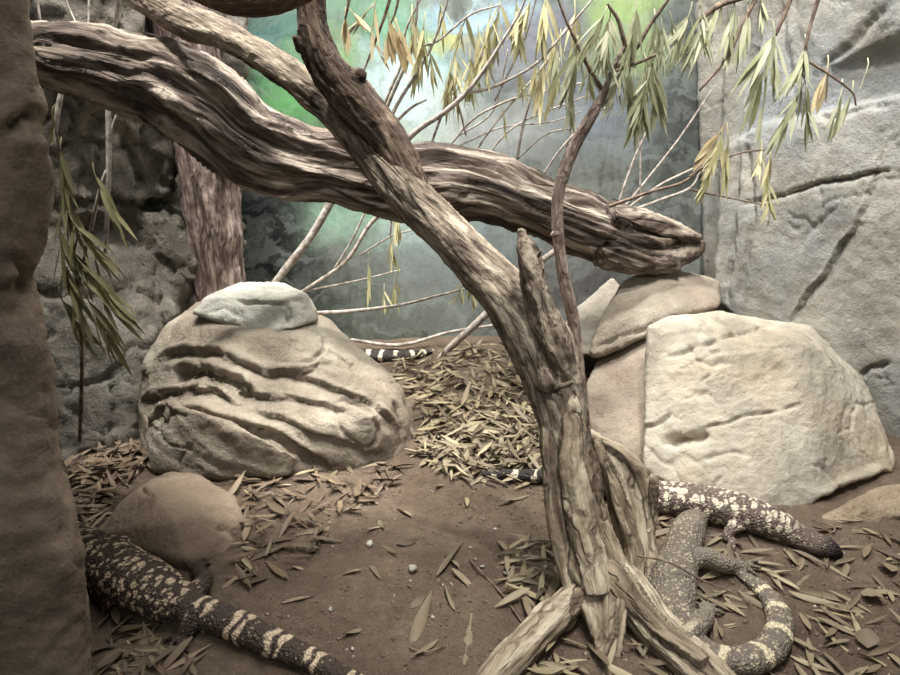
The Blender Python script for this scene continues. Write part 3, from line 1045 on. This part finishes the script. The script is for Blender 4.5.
def spray(px, py, Y_, n, Lpx, lean=0.0, spread=.5, stalk=.8, wide=.115):
    """a drooping shoot: a thin stalk with a tuft of narrow leaves"""
    b = at(px, py, Y_)
    sc_ = zdepth(b) / F
    L = Lpx * sc_
    mb = MB()
    ax = np.array([lean, rng.uniform(-.2, .05), -1.0])
    ax /= np.linalg.norm(ax)
    e = b + ax * L * stalk
    mb.tube([[*(b - ax * L * .25 + (0, .01, 0)), .0013], [*b, .0012], [*e, .0008]], n=6, seg=5)
    for i in range(n):
        t = (i + .3) / n
        o = b + (e - b) * t
        a = i * 2.4 + rng.uniform(-.5, .5)
        out = np.array([math.cos(a), math.sin(a) * .8, 0])
        d = ax + out * spread * rng.uniform(.35, 1.1) * (1.0 - .25 * t)
        l = L * rng.uniform(.62, 1.05) * (1 - .3 * t * stalk)
        leaf_geo(mb, o, d, out * .6 + np.array([0, -1, .5]) * rng.uniform(.2, 1) + np.array([rng.uniform(-.6, .6), 0, 0]), l, max(.004, l * wide * rng.uniform(.8, 1.15)),
                 bend=rng.uniform(-.12, .10), twist=rng.uniform(-.9, .9))
    return mb


def hang(sp_, twigs, mat):
    sp_ = list(sp_)
    sp_[3] = sp_[3] if sp_[3] < 4 else int(sp_[3] * 1.25)
    q = np.array(at(*sp_[:3]))
    best = min(twigs, key=lambda t: min(np.linalg.norm(at(*p_[:3]) - q) for p_ in t[0]))
    return link('leaf_spray', spray(*sp_).mesh('leaf_spray'), mat, best[1])


def plant(name, label, cat, stems, sprays, mat_s, mat_l, group=None):
    q = at(*stems[0][0][:3])
    root = tag(empty(name, q), label, cat, group)
    tw = []
    for i, st in enumerate(stems):
        o = link('stem' if i == 0 else 'twig', twig_mesh(st).mesh('twig'), mat_s, root)
        tw.append((st, o))
    for sp_ in sprays:
        if name == 'twiggy_shrub':
            sp_ = sp_[:3] + (int(sp_[3] * 1.5),) + sp_[4:]
        m = mat_l
        if isinstance(sp_[-1], bpy.types.Material):
            m, sp_ = sp_[-1], sp_[:-1]
        hang(sp_, tw, m)
    return root


def ys(Y_, *pts):
    return [(a, b, Y_, r) for a, b, r in pts]


M_SAP = wood_mat('sapling_bark', srgb(200, 184, 168), srgb(172, 154, 140), srgb(118, 100, 90), .3)
sap = tag(empty('sapling', gnd(588, 486)), 'thin bare sapling stem rising in front of the log to drooping green leaves', 'tree')
me = timber([[(588, 490, 1.36, 6), (584, 430, 1.36, 6.5), (579, 380, 1.36, 7), (573, 320, 1.36, 6), (562, 270, 1.36, 6), (557, 220, 1.36, 6), (560, 185, 1.36, 6), (575, 145, 1.36, 6), (592, 115, 1.36, 5.5), (603, 95, 1.36, 4), (612, 70, 1.36, 3), (625, 45, 1.36, 2.5)],
             [(552, 235, 1.35, 2), (557, 232, 1.355, 4)]], .0028, 1, .0016, 60, .2, seed=93)
tw = []
link('stem', me, M_SAP, sap)
for st in [ys(1.37, (604, 92, 2.5), (590, 70, 2), (578, 45, 2), (566, 20, 1.5), (555, -10, 1)), ys(1.38, (612, 70, 2.5), (635, 50, 2), (650, 25, 2), (668, 0, 1.5), (680, -20, 1)), ys(1.36, (625, 45, 2.5), (618, 20, 2), (608, 5, 1.5)),
           ys(1.36, (612, 72, 2), (640, 62, 1.6), (655, 55, 1.3))]:
    tw.append((st, link('twig', twig_mesh(st).mesh('twig'), M_TWIGB, sap)))
for sp_ in [(610, 16, 1.36, 14, 46, -.1, .75), (604, 14, 1.35, 8, 40, -.5, .5), (577, 48, 1.37, 12, 46, -.15, .55), (588, 60, 1.38, 8, 34, .1, .6), (622, 66, 1.36, 12, 40, -.25, .6), (628, 70, 1.35, 7, 42, .15, .4),
            (636, 8, 1.38, 7, 52, -.1, .3), (655, 20, 1.38, 8, 42, 0, .55), (662, 25, 1.37, 7, 36, .1, .5), (646, 62, 1.36, 10, 34, .1, .7), (648, 78, 1.35, 16, 50, -.2, .6), (655, 70, 1.36, 9, 48, .2, .45),
            (572, 90, 1.38, 5, 36, 0, .3), (560, 40, 1.4, 6, 42, -.1, .4), (600, 40, 1.37, 7, 34, .3, .6)]:
    sp_ = list(sp_)
    sp_[3] = int(sp_[3] * 1.35)
    hang(sp_, tw, M_GREEN)

plant('leafy_branch', 'leafy branch hanging from above in front of the right rock wall', 'branch',
      [ys(1.42, (800, -40, 4), (760, -10, 3.5), (720, 5, 3), (700, 20, 2)), ys(1.40, (800, -40, 3), (790, 0, 2.5), (776, 34, 2)), ys(1.38, (830, -40, 3), (815, 10, 2), (806, 45, 1.6), (800, 88, 1.2)),
       ys(1.39, (806, 60, 1.4), (830, 75, 1.2), (852, 92, 1.0), (856, 105, .8)), ys(1.42, (760, -10, 2.5), (745, 20, 2), (725, 60, 1.6), (700, 90, 1.2))],
      [(690, 12, 1.42, 10, 40, -.3, .7), (702, 10, 1.41, 9, 46, .1, .6), (700, 28, 1.42, 12, 38, -.3, .6), (672, 20, 1.43, 8, 36, .2, .8), (722, -4, 1.42, 6, 40, -.3, .5), (735, 0, 1.42, 7, 44, -.1, .45), (748, 10, 1.42, 7, 46, -.1, .4),
       (738, 25, 1.43, 7, 36, -.3, .4), (760, -6, 1.41, 7, 30, .2, .5),
       (777, 31, 1.40, 9, 54, -.55, .4), (775, 34, 1.39, 7, 50, .12, .35), (767, 62, 1.40, 6, 54, -.2, .3), (765, 88, 1.40, 3, 50, -.05, .1),
       (806, 44, 1.38, 9, 36, -.05, .75), (800, 62, 1.38, 5, 34, -.4, .5), (802, 88, 1.38, 10, 48, -.35, .4), (806, 86, 1.37, 9, 44, .25, .4), (828, 66, 1.39, 3, 40, -.1, .2, .5, .2, M_DRYHANG), (842, 90, 1.39, 3, 40, -.15, .2),
       (852, 92, 1.39, 4, 42, -.2, .2), (868, 66, 1.4, 1, 30, -.2, .1)], M_TWIGB, M_GREEN)
plant('leafy_branch', 'low leafy twig dangling beside the right end of the log', 'branch',
      [ys(1.62, (610, 206, 2), (650, 192, 1.6), (690, 178, 1.4), (722, 138, 1.2)), ys(1.62, (690, 176, 1.2), (720, 160, 1), (745, 152, .9), (764, 150, .8)), ys(1.62, (690, 190, 1), (740, 200, .8), (770, 206, .7))],
      [(722, 136, 1.60, 26, 36, -.22, .5, 1.6), (720, 132, 1.60, 5, 40, -.75, .2, .3, .2, M_DRYHANG), (728, 136, 1.6, 5, 48, .1, .15), (762, 146, 1.62, 9, 24, -.05, .5, .8), (771, 152, 1.62, 4, 36, 0, .12), (768, 182, 1.62, 8, 30, .1, .5), (771, 205, 1.62, 1, 28, 0, 0)], M_TWIGB, M_PALE)

plant('twiggy_shrub', 'pale twiggy shrub behind the log with sparse yellow leaves', 'shrub',
      [ys(1.86, (395, 152, 3.2), (418, 130, 3), (445, 112, 2.8), (466, 93, 2.6), (484, 70, 2), (502, 42, 1.6), (520, 12, 1.2), (530, -15, 1)),
       ys(1.86, (466, 93, 2), (490, 88, 1.7), (520, 74, 1.5), (540, 60, 1.4), (565, 32, 1.2), (592, 0, 1)),
       ys(1.90, (378, 128, 2.2), (392, 95, 2), (408, 58, 1.7), (416, 20, 1.4), (418, -15, 1)), ys(1.92, (376, 130, 1.6), (388, 95, 1.5), (402, 62, 1.4), (406, 30, 1.2), (420, 0, 1)),
       ys(1.9, (384, 132, 2), (400, 100, 1.8), (425, 60, 1.5), (440, 25, 1.3), (452, -15, 1)), ys(1.9, (390, 130, 1.6), (402, 116, 1.5), (414, 106, 1.3), (426, 100, 1)),
       ys(1.9, (412, 45, 1.4), (436, 42, 1.2), (470, 15, 1), (500, 5, .8)), ys(1.92, (425, 160, 1.8), (436, 130, 1.5), (448, 98, 1.3), (454, 94, 1.2), (460, 110, 1.1), (466, 135, 1.0)),
       ys(1.94, (440, 160, 1.2), (470, 122, 1.1), (505, 102, 1.1), (540, 92, 1), (585, 82, .8)), ys(1.94, (470, 160, 1.3), (490, 130, 1.2), (506, 110, 1.1), (540, 70, 1), (558, 40, .9), (575, 15, .8)),
       ys(1.93, (515, 172, 1.6), (522, 130, 1.4), (532, 95, 1.2), (548, 60, 1.1), (565, 30, 1)), ys(1.93, (540, 180, 1.2), (560, 150, 1.1), (590, 118, 1), (610, 105, .8)), ys(1.93, (480, 165, 1), (510, 130, .9), (545, 112, .9), (590, 95, .7)),
       ys(1.95, (460, 135, 1), (490, 115, .9), (500, 88, .9), (508, 50, .8)), ys(1.95, (450, 150, 1), (500, 128, .9), (550, 122, .8), (580, 112, .7)), ys(1.9, (495, 100, 1), (515, 60, 1), (528, 30, .9), (538, -10, .8)),
       ys(1.94, (508, 168, 1), (545, 135, .9), (575, 128, .8)), ys(1.94, (560, 175, 1.1), (566, 150, 1), (572, 120, .9))],
      [(395, 18, 1.9, 7, 34, -.1, .4), (412, 14, 1.9, 6, 36, 0, .4), (424, 22, 1.9, 6, 38, -.1, .4), (430, 52, 1.9, 5, 30, .1, .4), (420, 50, 1.92, 6, 36, -.2, .4), (466, 16, 1.9, 5, 34, -.3, .6), (490, 14, 1.88, 6, 40, -.1, .4), (500, 2, 1.9, 7, 44, -.1, .5),
       (478, 30, 1.9, 6, 34, 0, .4), (456, 50, 1.9, 7, 34, 0, .7), (450, 70, 1.9, 6, 36, -.1, .4), (470, 58, 1.88, 7, 40, 0, .6), (484, 40, 1.88, 6, 36, .1, .6), (545, -4, 1.88, 7, 48, 0, .4), (555, 30, 1.9, 5, 38, 0, .4), (530, 0, 1.9, 6, 40, -.3, .4),
       (536, 55, 1.88, 6, 34, 0, .4), (545, 60, 1.87, 6, 44, -.1, .35), (518, 70, 1.9, 4, 26, .2, .5), (558, 68, 1.88, 5, 38, -.2, .3), (503, 112, 1.88, 2, 24, .15, .15), (516, 2, 1.9, 7, 46, .1, .5), (440, 2, 1.92, 5, 36, .1, .5), (575, 10, 1.9, 6, 42, 0, .4), (455, 86, 1.92, 5, 30, .1, .4)],
      M_TWIG, M_PALE)
plant('dry_branch', 'dry tan leaves hanging left of the twigs above the log', 'branch',
      [ys(1.55, (352, -20, 2), (348, 5, 1.6), (345, 20, 1)), ys(1.55, (395, -20, 2), (385, 15, 1.6), (372, 50, 1.2), (362, 75, 1)), ys(1.55, (402, -20, 1.5), (396, 10, 1.2), (390, 25, 1))],
      [(345, 17, 1.55, 6, 38, -.05, .35, .3, .22), (352, 12, 1.55, 3, 30, .9, .3, .3, .22), (389, 22, 1.54, 6, 40, .1, .45, .4, .24), (398, 28, 1.54, 5, 36, .25, .4, .4, .24), (375, 5, 1.55, 3, 40, -.1, .2), (368, 10, 1.56, 3, 30, -.9, .3), (374, 42, 1.55, 3, 22, .5, .5)],
      M_TWIGB, M_DRYHANG)
plant('leafy_branch', 'sparse leafy shoots hanging below the middle of the log', 'branch',
      [ys(2.0, (300, 293, 1.6), (345, 262, 2.2), (372, 222, 2.2), (400, 205, 2), (425, 200, 1.5)), ys(2.0, (262, 300, 3), (285, 270, 4), (312, 235, 4), (340, 186, 4)), ys(2.0, (335, 268, 1.2), (352, 240, 1.2), (366, 210, 1)),
       ys(1.95, (316, 313, 2), (352, 311, 2), (400, 305, 1.5), (440, 295, 1.2), (480, 285, .9)), ys(1.95, (392, 215, 1), (390, 238, .8)), ys(2.0, (360, 255, 1), (395, 235, .9), (440, 225, .8)), ys(2.0, (300, 292, 1), (360, 280, .9), (400, 270, .7))],
      [(395, 208, 1.95, 7, 28, .1, .3), (391, 236, 1.95, 7, 30, 0, .5), (368, 262, 2.0, 4, 36, 0, .2), (395, 280, 2.0, 5, 26, 0, .5), (464, 281, 1.9, 6, 27, -.35, 1.3), (470, 283, 1.9, 5, 26, .5, 1.0, .5, .2), (384, 290, 2.0, 4, 22, 0, .6)], M_TWIG, M_PALE)
tag(link('stick', twig_mesh([(440, 358, 2.06, 3), (455, 343, 2.05, 3.6), (475, 325, 2.04, 3.8), (500, 300, 2.04, 3.6), (530, 270, 2.05, 3.2), (590, 225, 2.07, 2.6)], 10).mesh('stick'), M_TWIG), 'straight grey stick propped from the leaf heap up behind the forked tree', 'stick')
tag(link('stick', twig_mesh([(352, 340, 2.2, 1.8), (400, 345, 2.18, 2), (450, 332, 2.2, 1.6), (495, 325, 2.22, 1.4)], 8).mesh('stick'), M_TWIG), 'long thin stick lying at the foot of the painted wall', 'stick')
plant('bare_shrub', 'bare pale twigs poking up behind the log near its right end', 'shrub',
      [ys(2.05, (616, 212, 1.6), (630, 170, 1.4), (645, 135, 1.2), (665, 95, 1)), ys(2.05, (620, 212, 1.5), (645, 182, 1.3), (678, 140, 1.1), (712, 90, 1)), ys(2.05, (622, 212, 1.5), (660, 185, 1.3), (700, 165, 1.1), (720, 150, .9)),
       ys(2.05, (622, 214, 2), (660, 200, 1.6), (690, 188, 1.3), (700, 172, 1)), ys(2.05, (640, 200, 1.2), (640, 150, 1), (636, 110, .9))], [], M_TWIG, M_PALE)
plant('leafy_shrub', 'dull green narrow leaved shrub squeezed beside the rock outcrop', 'shrub',
      [ys(1.3, (80, 440, 2), (82, 360, 2), (78, 290, 1.8), (70, 220, 1.6), (62, 160, 1.2)), ys(1.3, (78, 290, 1.4), (88, 240, 1.2), (100, 190, 1)), ys(1.3, (60, 150, 1.2), (54, 120, 1))],
      [(52, 112, 1.26, 3, 26, -.15, .3), (60, 150, 1.3, 5, 46, 0, .3), (62, 175, 1.3, 5, 50, -.05, .35), (70, 205, 1.3, 6, 56, .2, .6), (95, 175, 1.3, 6, 46, .3, .5), (75, 225, 1.28, 7, 62, .6, .5), (60, 230, 1.28, 6, 60, -.05, .4), (80, 262, 1.27, 6, 66, .8, .4),
       (66, 270, 1.28, 6, 60, .2, .5), (85, 282, 1.26, 7, 56, .9, .5), (88, 300, 1.26, 6, 62, .4, .35), (62, 300, 1.28, 5, 50, .3, .5), (110, 205, 1.34, 3, 40, .3, .3), (70, 250, 1.3, 6, 54, .5, .9)], M_TWIGB, M_DIM)
plant('bare_branch', 'pale forked bare branches between the outcrop and the dark rock wall', 'branch',
      [ys(1.62, (105, 260, 1.8), (108, 200, 2.4), (109, 140, 2.8), (108, 92, 2.8), (110, 50, 2.6), (118, 10, 2.4), (120, -20, 2)), ys(1.62, (106, 172, 1.8), (98, 195, 1.5), (92, 230, 1.2)), ys(1.62, (109, 142, 1.4), (113, 125, 1.2), (118, 112, 1)),
       ys(1.62, (110, 50, 2), (104, 40, 1.8), (98, 44, 1.6)), ys(1.62, (53, 146, 2), (58, 110, 2.8), (61, 92, 2.6), (58, 78, 2.2)), ys(1.62, (61, 92, 2), (70, 82, 1.7), (80, 74, 1.4)), ys(1.62, (40, 20, 1.4), (36, -10, 1.4)), ys(1.64, (88, 45, 1), (89, 0, 1), (88, -20, 1)), ys(1.64, (78, 28, 1), (68, 5, 1), (62, -20, 1))],
      [], M_TWIG, M_DIM)

# ================================================================== FALLEN LEAVES
trees = []
dg = bpy.context.evaluated_depsgraph_get()
for o in SC.objects:
    if o.type == 'MESH' and (o.name.split('.')[0] in ('boulder', 'stone', 'rock_outcrop', 'stump', 'wall_left', 'wall_right', 'lizard', 'log')):
        o_loc = Vector(o.get('_o', (0, 0, 0))) if o.parent is None else Vector(o.parent['_o'])
        trees.append(BVHTree.FromPolygons([v.co + o_loc for v in o.data.vertices], [tuple(p.vertices) for p in o.data.polygons]))


def seen(p):
    d = Vector(p) - Vector(CAM)
    L = d.length
    d.normalize()
    for t in trees:
        h = t.ray_cast(Vector(CAM), d, L - .006)
        if h[0] is not None:
            return False
    return True


def inside(pt, poly):
    x, y = pt
    c_ = False
    j = len(poly) - 1
    for i in range(len(poly)):
        xi, yi = poly[i]
        xj, yj = poly[j]
        if (yi > y) != (yj > y) and x < (xj - xi) * (y - yi) / (yj - yi) + xi:
            c_ = not c_
        j = i
    return c_


def pick(poly):
    xs, ys_ = [p[0] for p in poly], [p[1] for p in poly]
    for _ in range(400):
        p = (rng.uniform(min(xs), max(xs)), rng.uniform(min(ys_), max(ys_)))
        if inside(p, poly):
            q = gnd(*p)
            if seen(q + (0, 0, .004)):
                return q
    return None


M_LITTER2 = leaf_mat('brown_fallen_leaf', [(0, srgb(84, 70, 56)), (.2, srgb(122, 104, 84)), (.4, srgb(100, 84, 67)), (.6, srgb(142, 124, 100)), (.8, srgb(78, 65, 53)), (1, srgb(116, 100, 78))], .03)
LEAFM = []
for i in range(12):
    mb = MB()
    L, W_ = [(.075, .010), (.06, .009), (.085, .010), (.05, .010), (.068, .012), (.055, .007), (.09, .009), (.045, .011), (.07, .008), (.08, .012), (.04, .013), (.062, .010)][i]
    leaf_geo(mb, (-L / 2, 0, 0), (1, 0, rng.uniform(-.05, .1)), (0, 0, 1), L, W_, bend=rng.uniform(-.25, .25), fold=rng.uniform(-.5, .8), twist=rng.uniform(-1.2, 1.2))
    me = mb.mesh('fallen_leaf')
    me.materials.append(M_LITTER)
    me.shade_smooth()
    LEAFM.append(me)
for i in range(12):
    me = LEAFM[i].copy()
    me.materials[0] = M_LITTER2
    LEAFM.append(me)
PROTO = {}


def lay(q, yaw, variant, lift, tilt, scale, label, group):
    if variant not in PROTO:
        o = bpy.data.objects.new('fallen_leaf', LEAFM[variant])
        PROTO[variant] = o
    else:
        o = PROTO[variant].copy()
    COL.objects.link(o)
    o.location = (q[0], q[1], q[2] + lift)
    o.rotation_euler = (rng.uniform(-tilt, tilt), rng.uniform(-tilt, tilt), yaw)
    o.scale = (scale,) * 3
    tag(o, label, 'leaf', group)
    if not group and 'group' in o:
        del o['group']
    return o


HEAP = [(375, 365), (430, 350), (530, 350), (548, 400), (552, 440), (545, 470), (500, 480), (440, 472), (415, 455), (425, 430), (410, 400), (385, 385)]
R_HEAPF = [(425, 425), (545, 415), (552, 468), (520, 492), (450, 480), (418, 458)]
R_DARK = [(55, 440), (140, 445), (150, 470), (110, 500), (95, 535), (80, 530)]
R_MID = [(230, 470), (300, 474), (345, 470), (405, 462), (400, 485), (360, 510), (335, 545), (300, 570), (255, 585), (225, 590), (240, 540)]
R_LOW = [(105, 605), (170, 640), (200, 650), (195, 690), (108, 690)]
R_SOIL = [(300, 520), (420, 480), (540, 500), (520, 600), (480, 680), (330, 660), (260, 610)]
R_STUMP = [(505, 545), (560, 525), (572, 585), (540, 620), (505, 600)]
R_ROOTS = [(530, 650), (580, 610), (640, 615), (680, 690), (510, 690)]
R_RIGHT = [(700, 545), (770, 555), (850, 520), (910, 540), (910, 690), (740, 690), (790, 640), (780, 590), (735, 590)]
R_LIZ = [(690, 530), (760, 545), (770, 585), (740, 640), (700, 640), (695, 600), (700, 560)]
R_BACKL = [(655, 495), (680, 500), (675, 530), (655, 540)]
individual = [(R_RIGHT, 78, .004, .22, 'dry tan leaf lying on the soil right of the curled grey lizard', 'leaves on the soil at the right'),
              (R_LIZ, 26, .004, .22, 'dry leaf lying in the loop of the curled grey lizard', 'leaves inside the curled lizard'),
              (R_ROOTS, 30, .012, .35, 'dry leaf lying under the spread roots of the split stump', 'leaves under the stump roots'),
              (R_STUMP, 34, .012, .35, 'dry leaf lying against the left side of the split stump', 'leaves left of the stump'),
              (R_MID, 74, .016, .35, 'dry leaf in the drift below the ridged tan boulder', 'leaves below the ridged boulder'),
              (R_LOW, 24, .008, .3, 'dry leaf lying below the dark spotted lizard', 'leaves below the dark spotted lizard'),
              (R_SOIL, 16, .002, .10, 'single dry leaf lying on the open brown soil in the middle', 'scattered leaves on open soil')]
for poly, n, lift, tilt, lab, grp in individual:
    for i in range(n):
        q = pick(poly)
        if q is not None:
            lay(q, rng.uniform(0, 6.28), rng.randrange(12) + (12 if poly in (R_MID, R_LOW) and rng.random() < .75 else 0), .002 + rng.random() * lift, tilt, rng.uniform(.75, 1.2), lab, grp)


def aim(p0, p1, variant, label, tilt=.05, lift=.004, width=1.0):
    a, b = gnd(*p0), gnd(*p1)
    o = lay((a + b) / 2, math.atan2(b[1] - a[1], b[0] - a[0]), variant, lift, tilt, 1, label, None)
    L = np.linalg.norm(b - a) / (LEAFM[variant].vertices[-2].co - LEAFM[variant].vertices[1].co).length
    o.scale = (L, L * width, L)


aim((437, 577), (465, 543), 2, 'long pale grey leaf lying alone on the open soil in the middle')
aim((411, 644), (432, 600), 9, 'yellowish green leaf lying flat on open soil near the bottom edge', width=1.2)
aim((464, 665), (473, 602), 6, 'narrow olive leaf crossed by a twig on the soil left of the root')
aim((452, 572), (484, 597), 0, 'brown leaf slanting beside the long pale grey leaf')
aim((282, 604), (323, 594), 0, 'tan leaf lying alone above the tail of the dark spotted lizard')
aim((512, 588), (548, 566), 4, 'broad pale leaf leaning on the litter left of the stump', width=1.4)
aim((780, 662), (788, 626), 4, 'curled brown leaf standing against the grey lizard tail', tilt=.5, lift=.012, width=1.5)
aim((370, 500), (333, 520), 6, 'pale broad leaf on top of the drift below the ridged boulder')
aim((107, 668), (163, 667), 9, 'greenish tan leaf at the bottom edge below the dark spotted lizard')
for (x_, y_, l_) in [(884, 572, 'round crinkled yellow leaf right of the black snouted lizard'), (868, 643, 'round crinkled tan leaf near the bottom right corner'), (871, 601, 'small round tan leaf between two crinkled leaves at the right')]:
    q = gnd(x_, y_)
    mb = MB()
    leaf_geo(mb, (-.018, 0, 0), (1, .2, .1), (0, 0, 1), .036, .034, bend=.15, fold=.35, twist=.4)
    m_ = mb.mesh('round_leaf')
    P_ = get_co(m_)
    set_co(m_, P_ + np.stack([0 * P_[:, 0], 0 * P_[:, 0], .004 * fbm(P_, 90, 2, int(x_))], 1))
    m_.materials.append(M_LITTER)
    m_.shade_smooth()
    o = bpy.data.objects.new('fallen_leaf', m_)
    COL.objects.link(o)
    o.location = q + (0, 0, .006)
    o.rotation_euler = (0, 0, rng.uniform(0, 6))
    tag(o, l_, 'leaf')


def mass(name, regions, label, mat=M_LITTER):
    mb = MB()
    for poly, n, lift, tilt in regions:
        for i in range(n):
            q = pick(poly)
            if q is None:
                continue
            a = rng.uniform(0, 6.28)
            L = rng.uniform(.035, .085)
            d = np.array([math.cos(a), math.sin(a), rng.uniform(-tilt, tilt)])
            leaf_geo(mb, q - d * L / 2 + (0, 0, .003 + lift * rng.random()), d, (rng.uniform(-tilt, tilt), rng.uniform(-tilt, tilt), 1), L, L * rng.uniform(.09, .20), bend=rng.uniform(-.25, .25), fold=rng.uniform(-.5, .8), twist=rng.uniform(-1.2, 1.2))
    tag(link(name, mb.mesh(name), mat), label, 'leaves', kind='stuff')


mass('leaf_litter', [(HEAP, 620, .03, .4), (R_HEAPF, 90, .015, .35)], 'heap of dry fallen leaves between the ridged boulder and the stump')
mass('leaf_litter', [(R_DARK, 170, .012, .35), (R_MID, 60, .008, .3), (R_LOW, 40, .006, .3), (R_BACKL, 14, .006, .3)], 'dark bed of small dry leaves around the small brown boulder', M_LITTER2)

# pebbles, twigs on the soil
PEB = None
for i, (x_, y_, s_) in enumerate([(413, 572, .009), (545, 568, .004), (508, 575, .005), (482, 568, .004), (433, 618, .004), (452, 585, .003), (520, 560, .003), (370, 545, .006), (352, 650, .003), (560, 540, .004), (470, 548, .003), (495, 530, .003), (330, 610, .004), (395, 520, .003)]):
    q = gnd(x_, y_)
    mb = MB()
    mb.hull([q + np.array([rng.gauss(0, 1), rng.gauss(0, 1), rng.gauss(0, .7)]) * s_ * .75 + (0, 0, s_ * .5) for _ in range(18)])
    o = link('pebble', mb.mesh('pebble'), M_CAP)
    if i == 0:
        tag(o, 'largest white pebble lying on the open brown soil', 'pebble')
    else:
        tag(o, 'tiny pale pebble scattered on the open brown soil', 'pebble', 'tiny pebbles on the soil')


def stick3(pts, label):
    A = [[*(gnd(a, b, z)), r] for a, b, z, r in pts]
    mb = MB()
    mb.tube(A, n=20, seg=7)
    tag(link('twig', mb.mesh('twig'), M_TWIGB), label, 'twig')


stick3([(638, 556, .075, .0018), (668, 562, .082, .0018), (702, 580, .045, .0017), (735, 594, .012, .0013), (752, 606, .006, .001)], 'thin stalk lying across the back of the grey lizard')
stick3([(800, 545, .006, .0015), (835, 530, .012, .0015), (812, 520, .006, .0012)], 'short thin twig beside the black snout')
stick3([(470, 560, .004, .0018), (500, 592, .004, .0018), (522, 622, .004, .0015)], 'brown twig slanting across the soil left of the stump')
stick3([(410, 648, .004, .0016), (425, 652, .006, .0016), (445, 646, .004, .0013)], 'little curved twig beside the yellowish green leaf')
stick3([(200, 470, .006, .002), (232, 472, .008, .002), (262, 471, .006, .0018)], 'straight pale twig lying at the foot of the ridged boulder')

M_CRUMB = leaf_mat('crumb', [(0, srgb(84, 70, 58)), (.5, srgb(120, 104, 88)), (.85, srgb(104, 90, 76)), (1, srgb(176, 162, 142))], 0)
# crumbs of earth and bark
mb = MB()
for poly, n in ((R_SOIL, 420), (R_RIGHT, 260), (R_STUMP, 60), (R_ROOTS, 60), (R_MID, 80), (R_LIZ, 40), ([(430, 470), (560, 490), (540, 530), (420, 520)], 120)):
    for _ in range(n):
        q = pick(poly)
        if q is None:
            continue
        z_ = rng.uniform(.0012, .0042)
        ob = [(1, 0, 0), (-1, 0, 0), (0, 1, 0), (0, -1, 0), (0, 0, 1), (0, 0, -1)]
        mb.add([q + np.array(v) * z_ * rng.uniform(.6, 1.5) for v in ob], [(0, 2, 4), (2, 1, 4), (1, 3, 4), (3, 0, 4), (2, 0, 5), (1, 2, 5), (3, 1, 5), (0, 3, 5)])
tag(link('soil_crumbs', mb.mesh('soil_crumbs'), M_CRUMB), 'loose crumbs of earth and bark over the soil floor', 'soil', kind='stuff')

# ================================================================== LIGHT
def spot(name, loc, target, watts, angle, size, col=(1, .95, .88), blend=.8):
    l = bpy.data.lights.new(name, 'SPOT')
    l.energy, l.spot_size, l.spot_blend, l.shadow_soft_size, l.color = watts, math.radians(angle), blend, size, col
    o = bpy.data.objects.new(name, l)
    COL.objects.link(o)
    o.location = loc
    o.rotation_euler = (Vector(target) - Vector(loc)).to_track_quat('-Z', 'Y').to_euler()
    return o


def area(name, loc, target, watts, sx, sy, col=(1, 1, 1)):
    l = bpy.data.lights.new(name, 'AREA')
    l.energy, l.shape, l.size, l.size_y, l.color = watts, 'RECTANGLE', sx, sy, col
    o = bpy.data.objects.new(name, l)
    COL.objects.link(o)
    o.location = loc
    o.rotation_euler = (Vector(target) - Vector(loc)).to_track_quat('-Z', 'Y').to_euler()
    return o


spot('spot_right', (.50, 1.12, 2.2), (.60, 1.40, .1), 130, 64, .04, (1, .98, .94))
spot('spot_wall', (.50, .80, 2.1), (1.05, 1.75, .60), 130, 50, .04, (1, .99, .96))
spot('spot_middle', (.05, 1.85, 2.3), (.10, 1.8, 0), 190, 52, .04, (1, .98, .94))
spot('spot_left', (.28, .95, 2.2), (-.20, 1.56, .24), 125, 26, .04, (1, .98, .94))
spot('spot_log', (-.70, 1.27, 2.1), (-.56, 1.62, .80), 200, 42, .04, (1, .98, .94))
spot('spot_left_wall', (-.80, 1.62, 2.1), (-.82, 1.66, .6), 80, 22, .04, (1, .99, .97))
spot('spot_back', (-.40, 2.05, 2.2), (-.42, 1.8, .3), 150, 36, .04, (1, .98, .94))
spot('spot_stump', (.25, .6, 2.1), (.22, 1.0, .1), 75, 40, .04, (1, .98, .94))
area('mural_strip', (-.10, 1.95, 1.75), (-.10, 2.31, .6), 34, 1.7, .15, (1, 1, .98))
area('overhead_fill', (.1, 1.2, 2.5), (.1, 1.3, 0), 14, 1.4, 1.0, (1, .99, .96))  # unseen soft fill added overhead for the whole scene, not a fixture
area('front_fill', (-.3, -.8, 2.0), (-.3, 1.3, .2), 12, 1.2, .8, (1, .97, .93))  # unseen fill added in front of the enclosure to brighten the left outcrop

W = bpy.data.worlds.new('World')
SC.world = W
W.use_nodes = True
W.node_tree.nodes['Background'].inputs[0].default_value = (.75, .85, 1, 1)
W.node_tree.nodes['Background'].inputs[1].default_value = .06

cam = bpy.data.cameras.new('camera')
cam.sensor_width = 36
cam.lens = F * 36 / 900
cam.clip_start = .01
co = bpy.data.objects.new('camera', cam)
COL.objects.link(co)
co.location = CAM
co.rotation_euler = (math.pi / 2 - PITCH, 0, 0)
SC.camera = co
SC.view_settings.view_transform = 'Standard'
SC.view_settings.look = 'None'
SC.view_settings.exposure = 0
SC.view_settings.gamma = 1
for o in SC.objects:
    if '_o' in o:
        del o['_o']
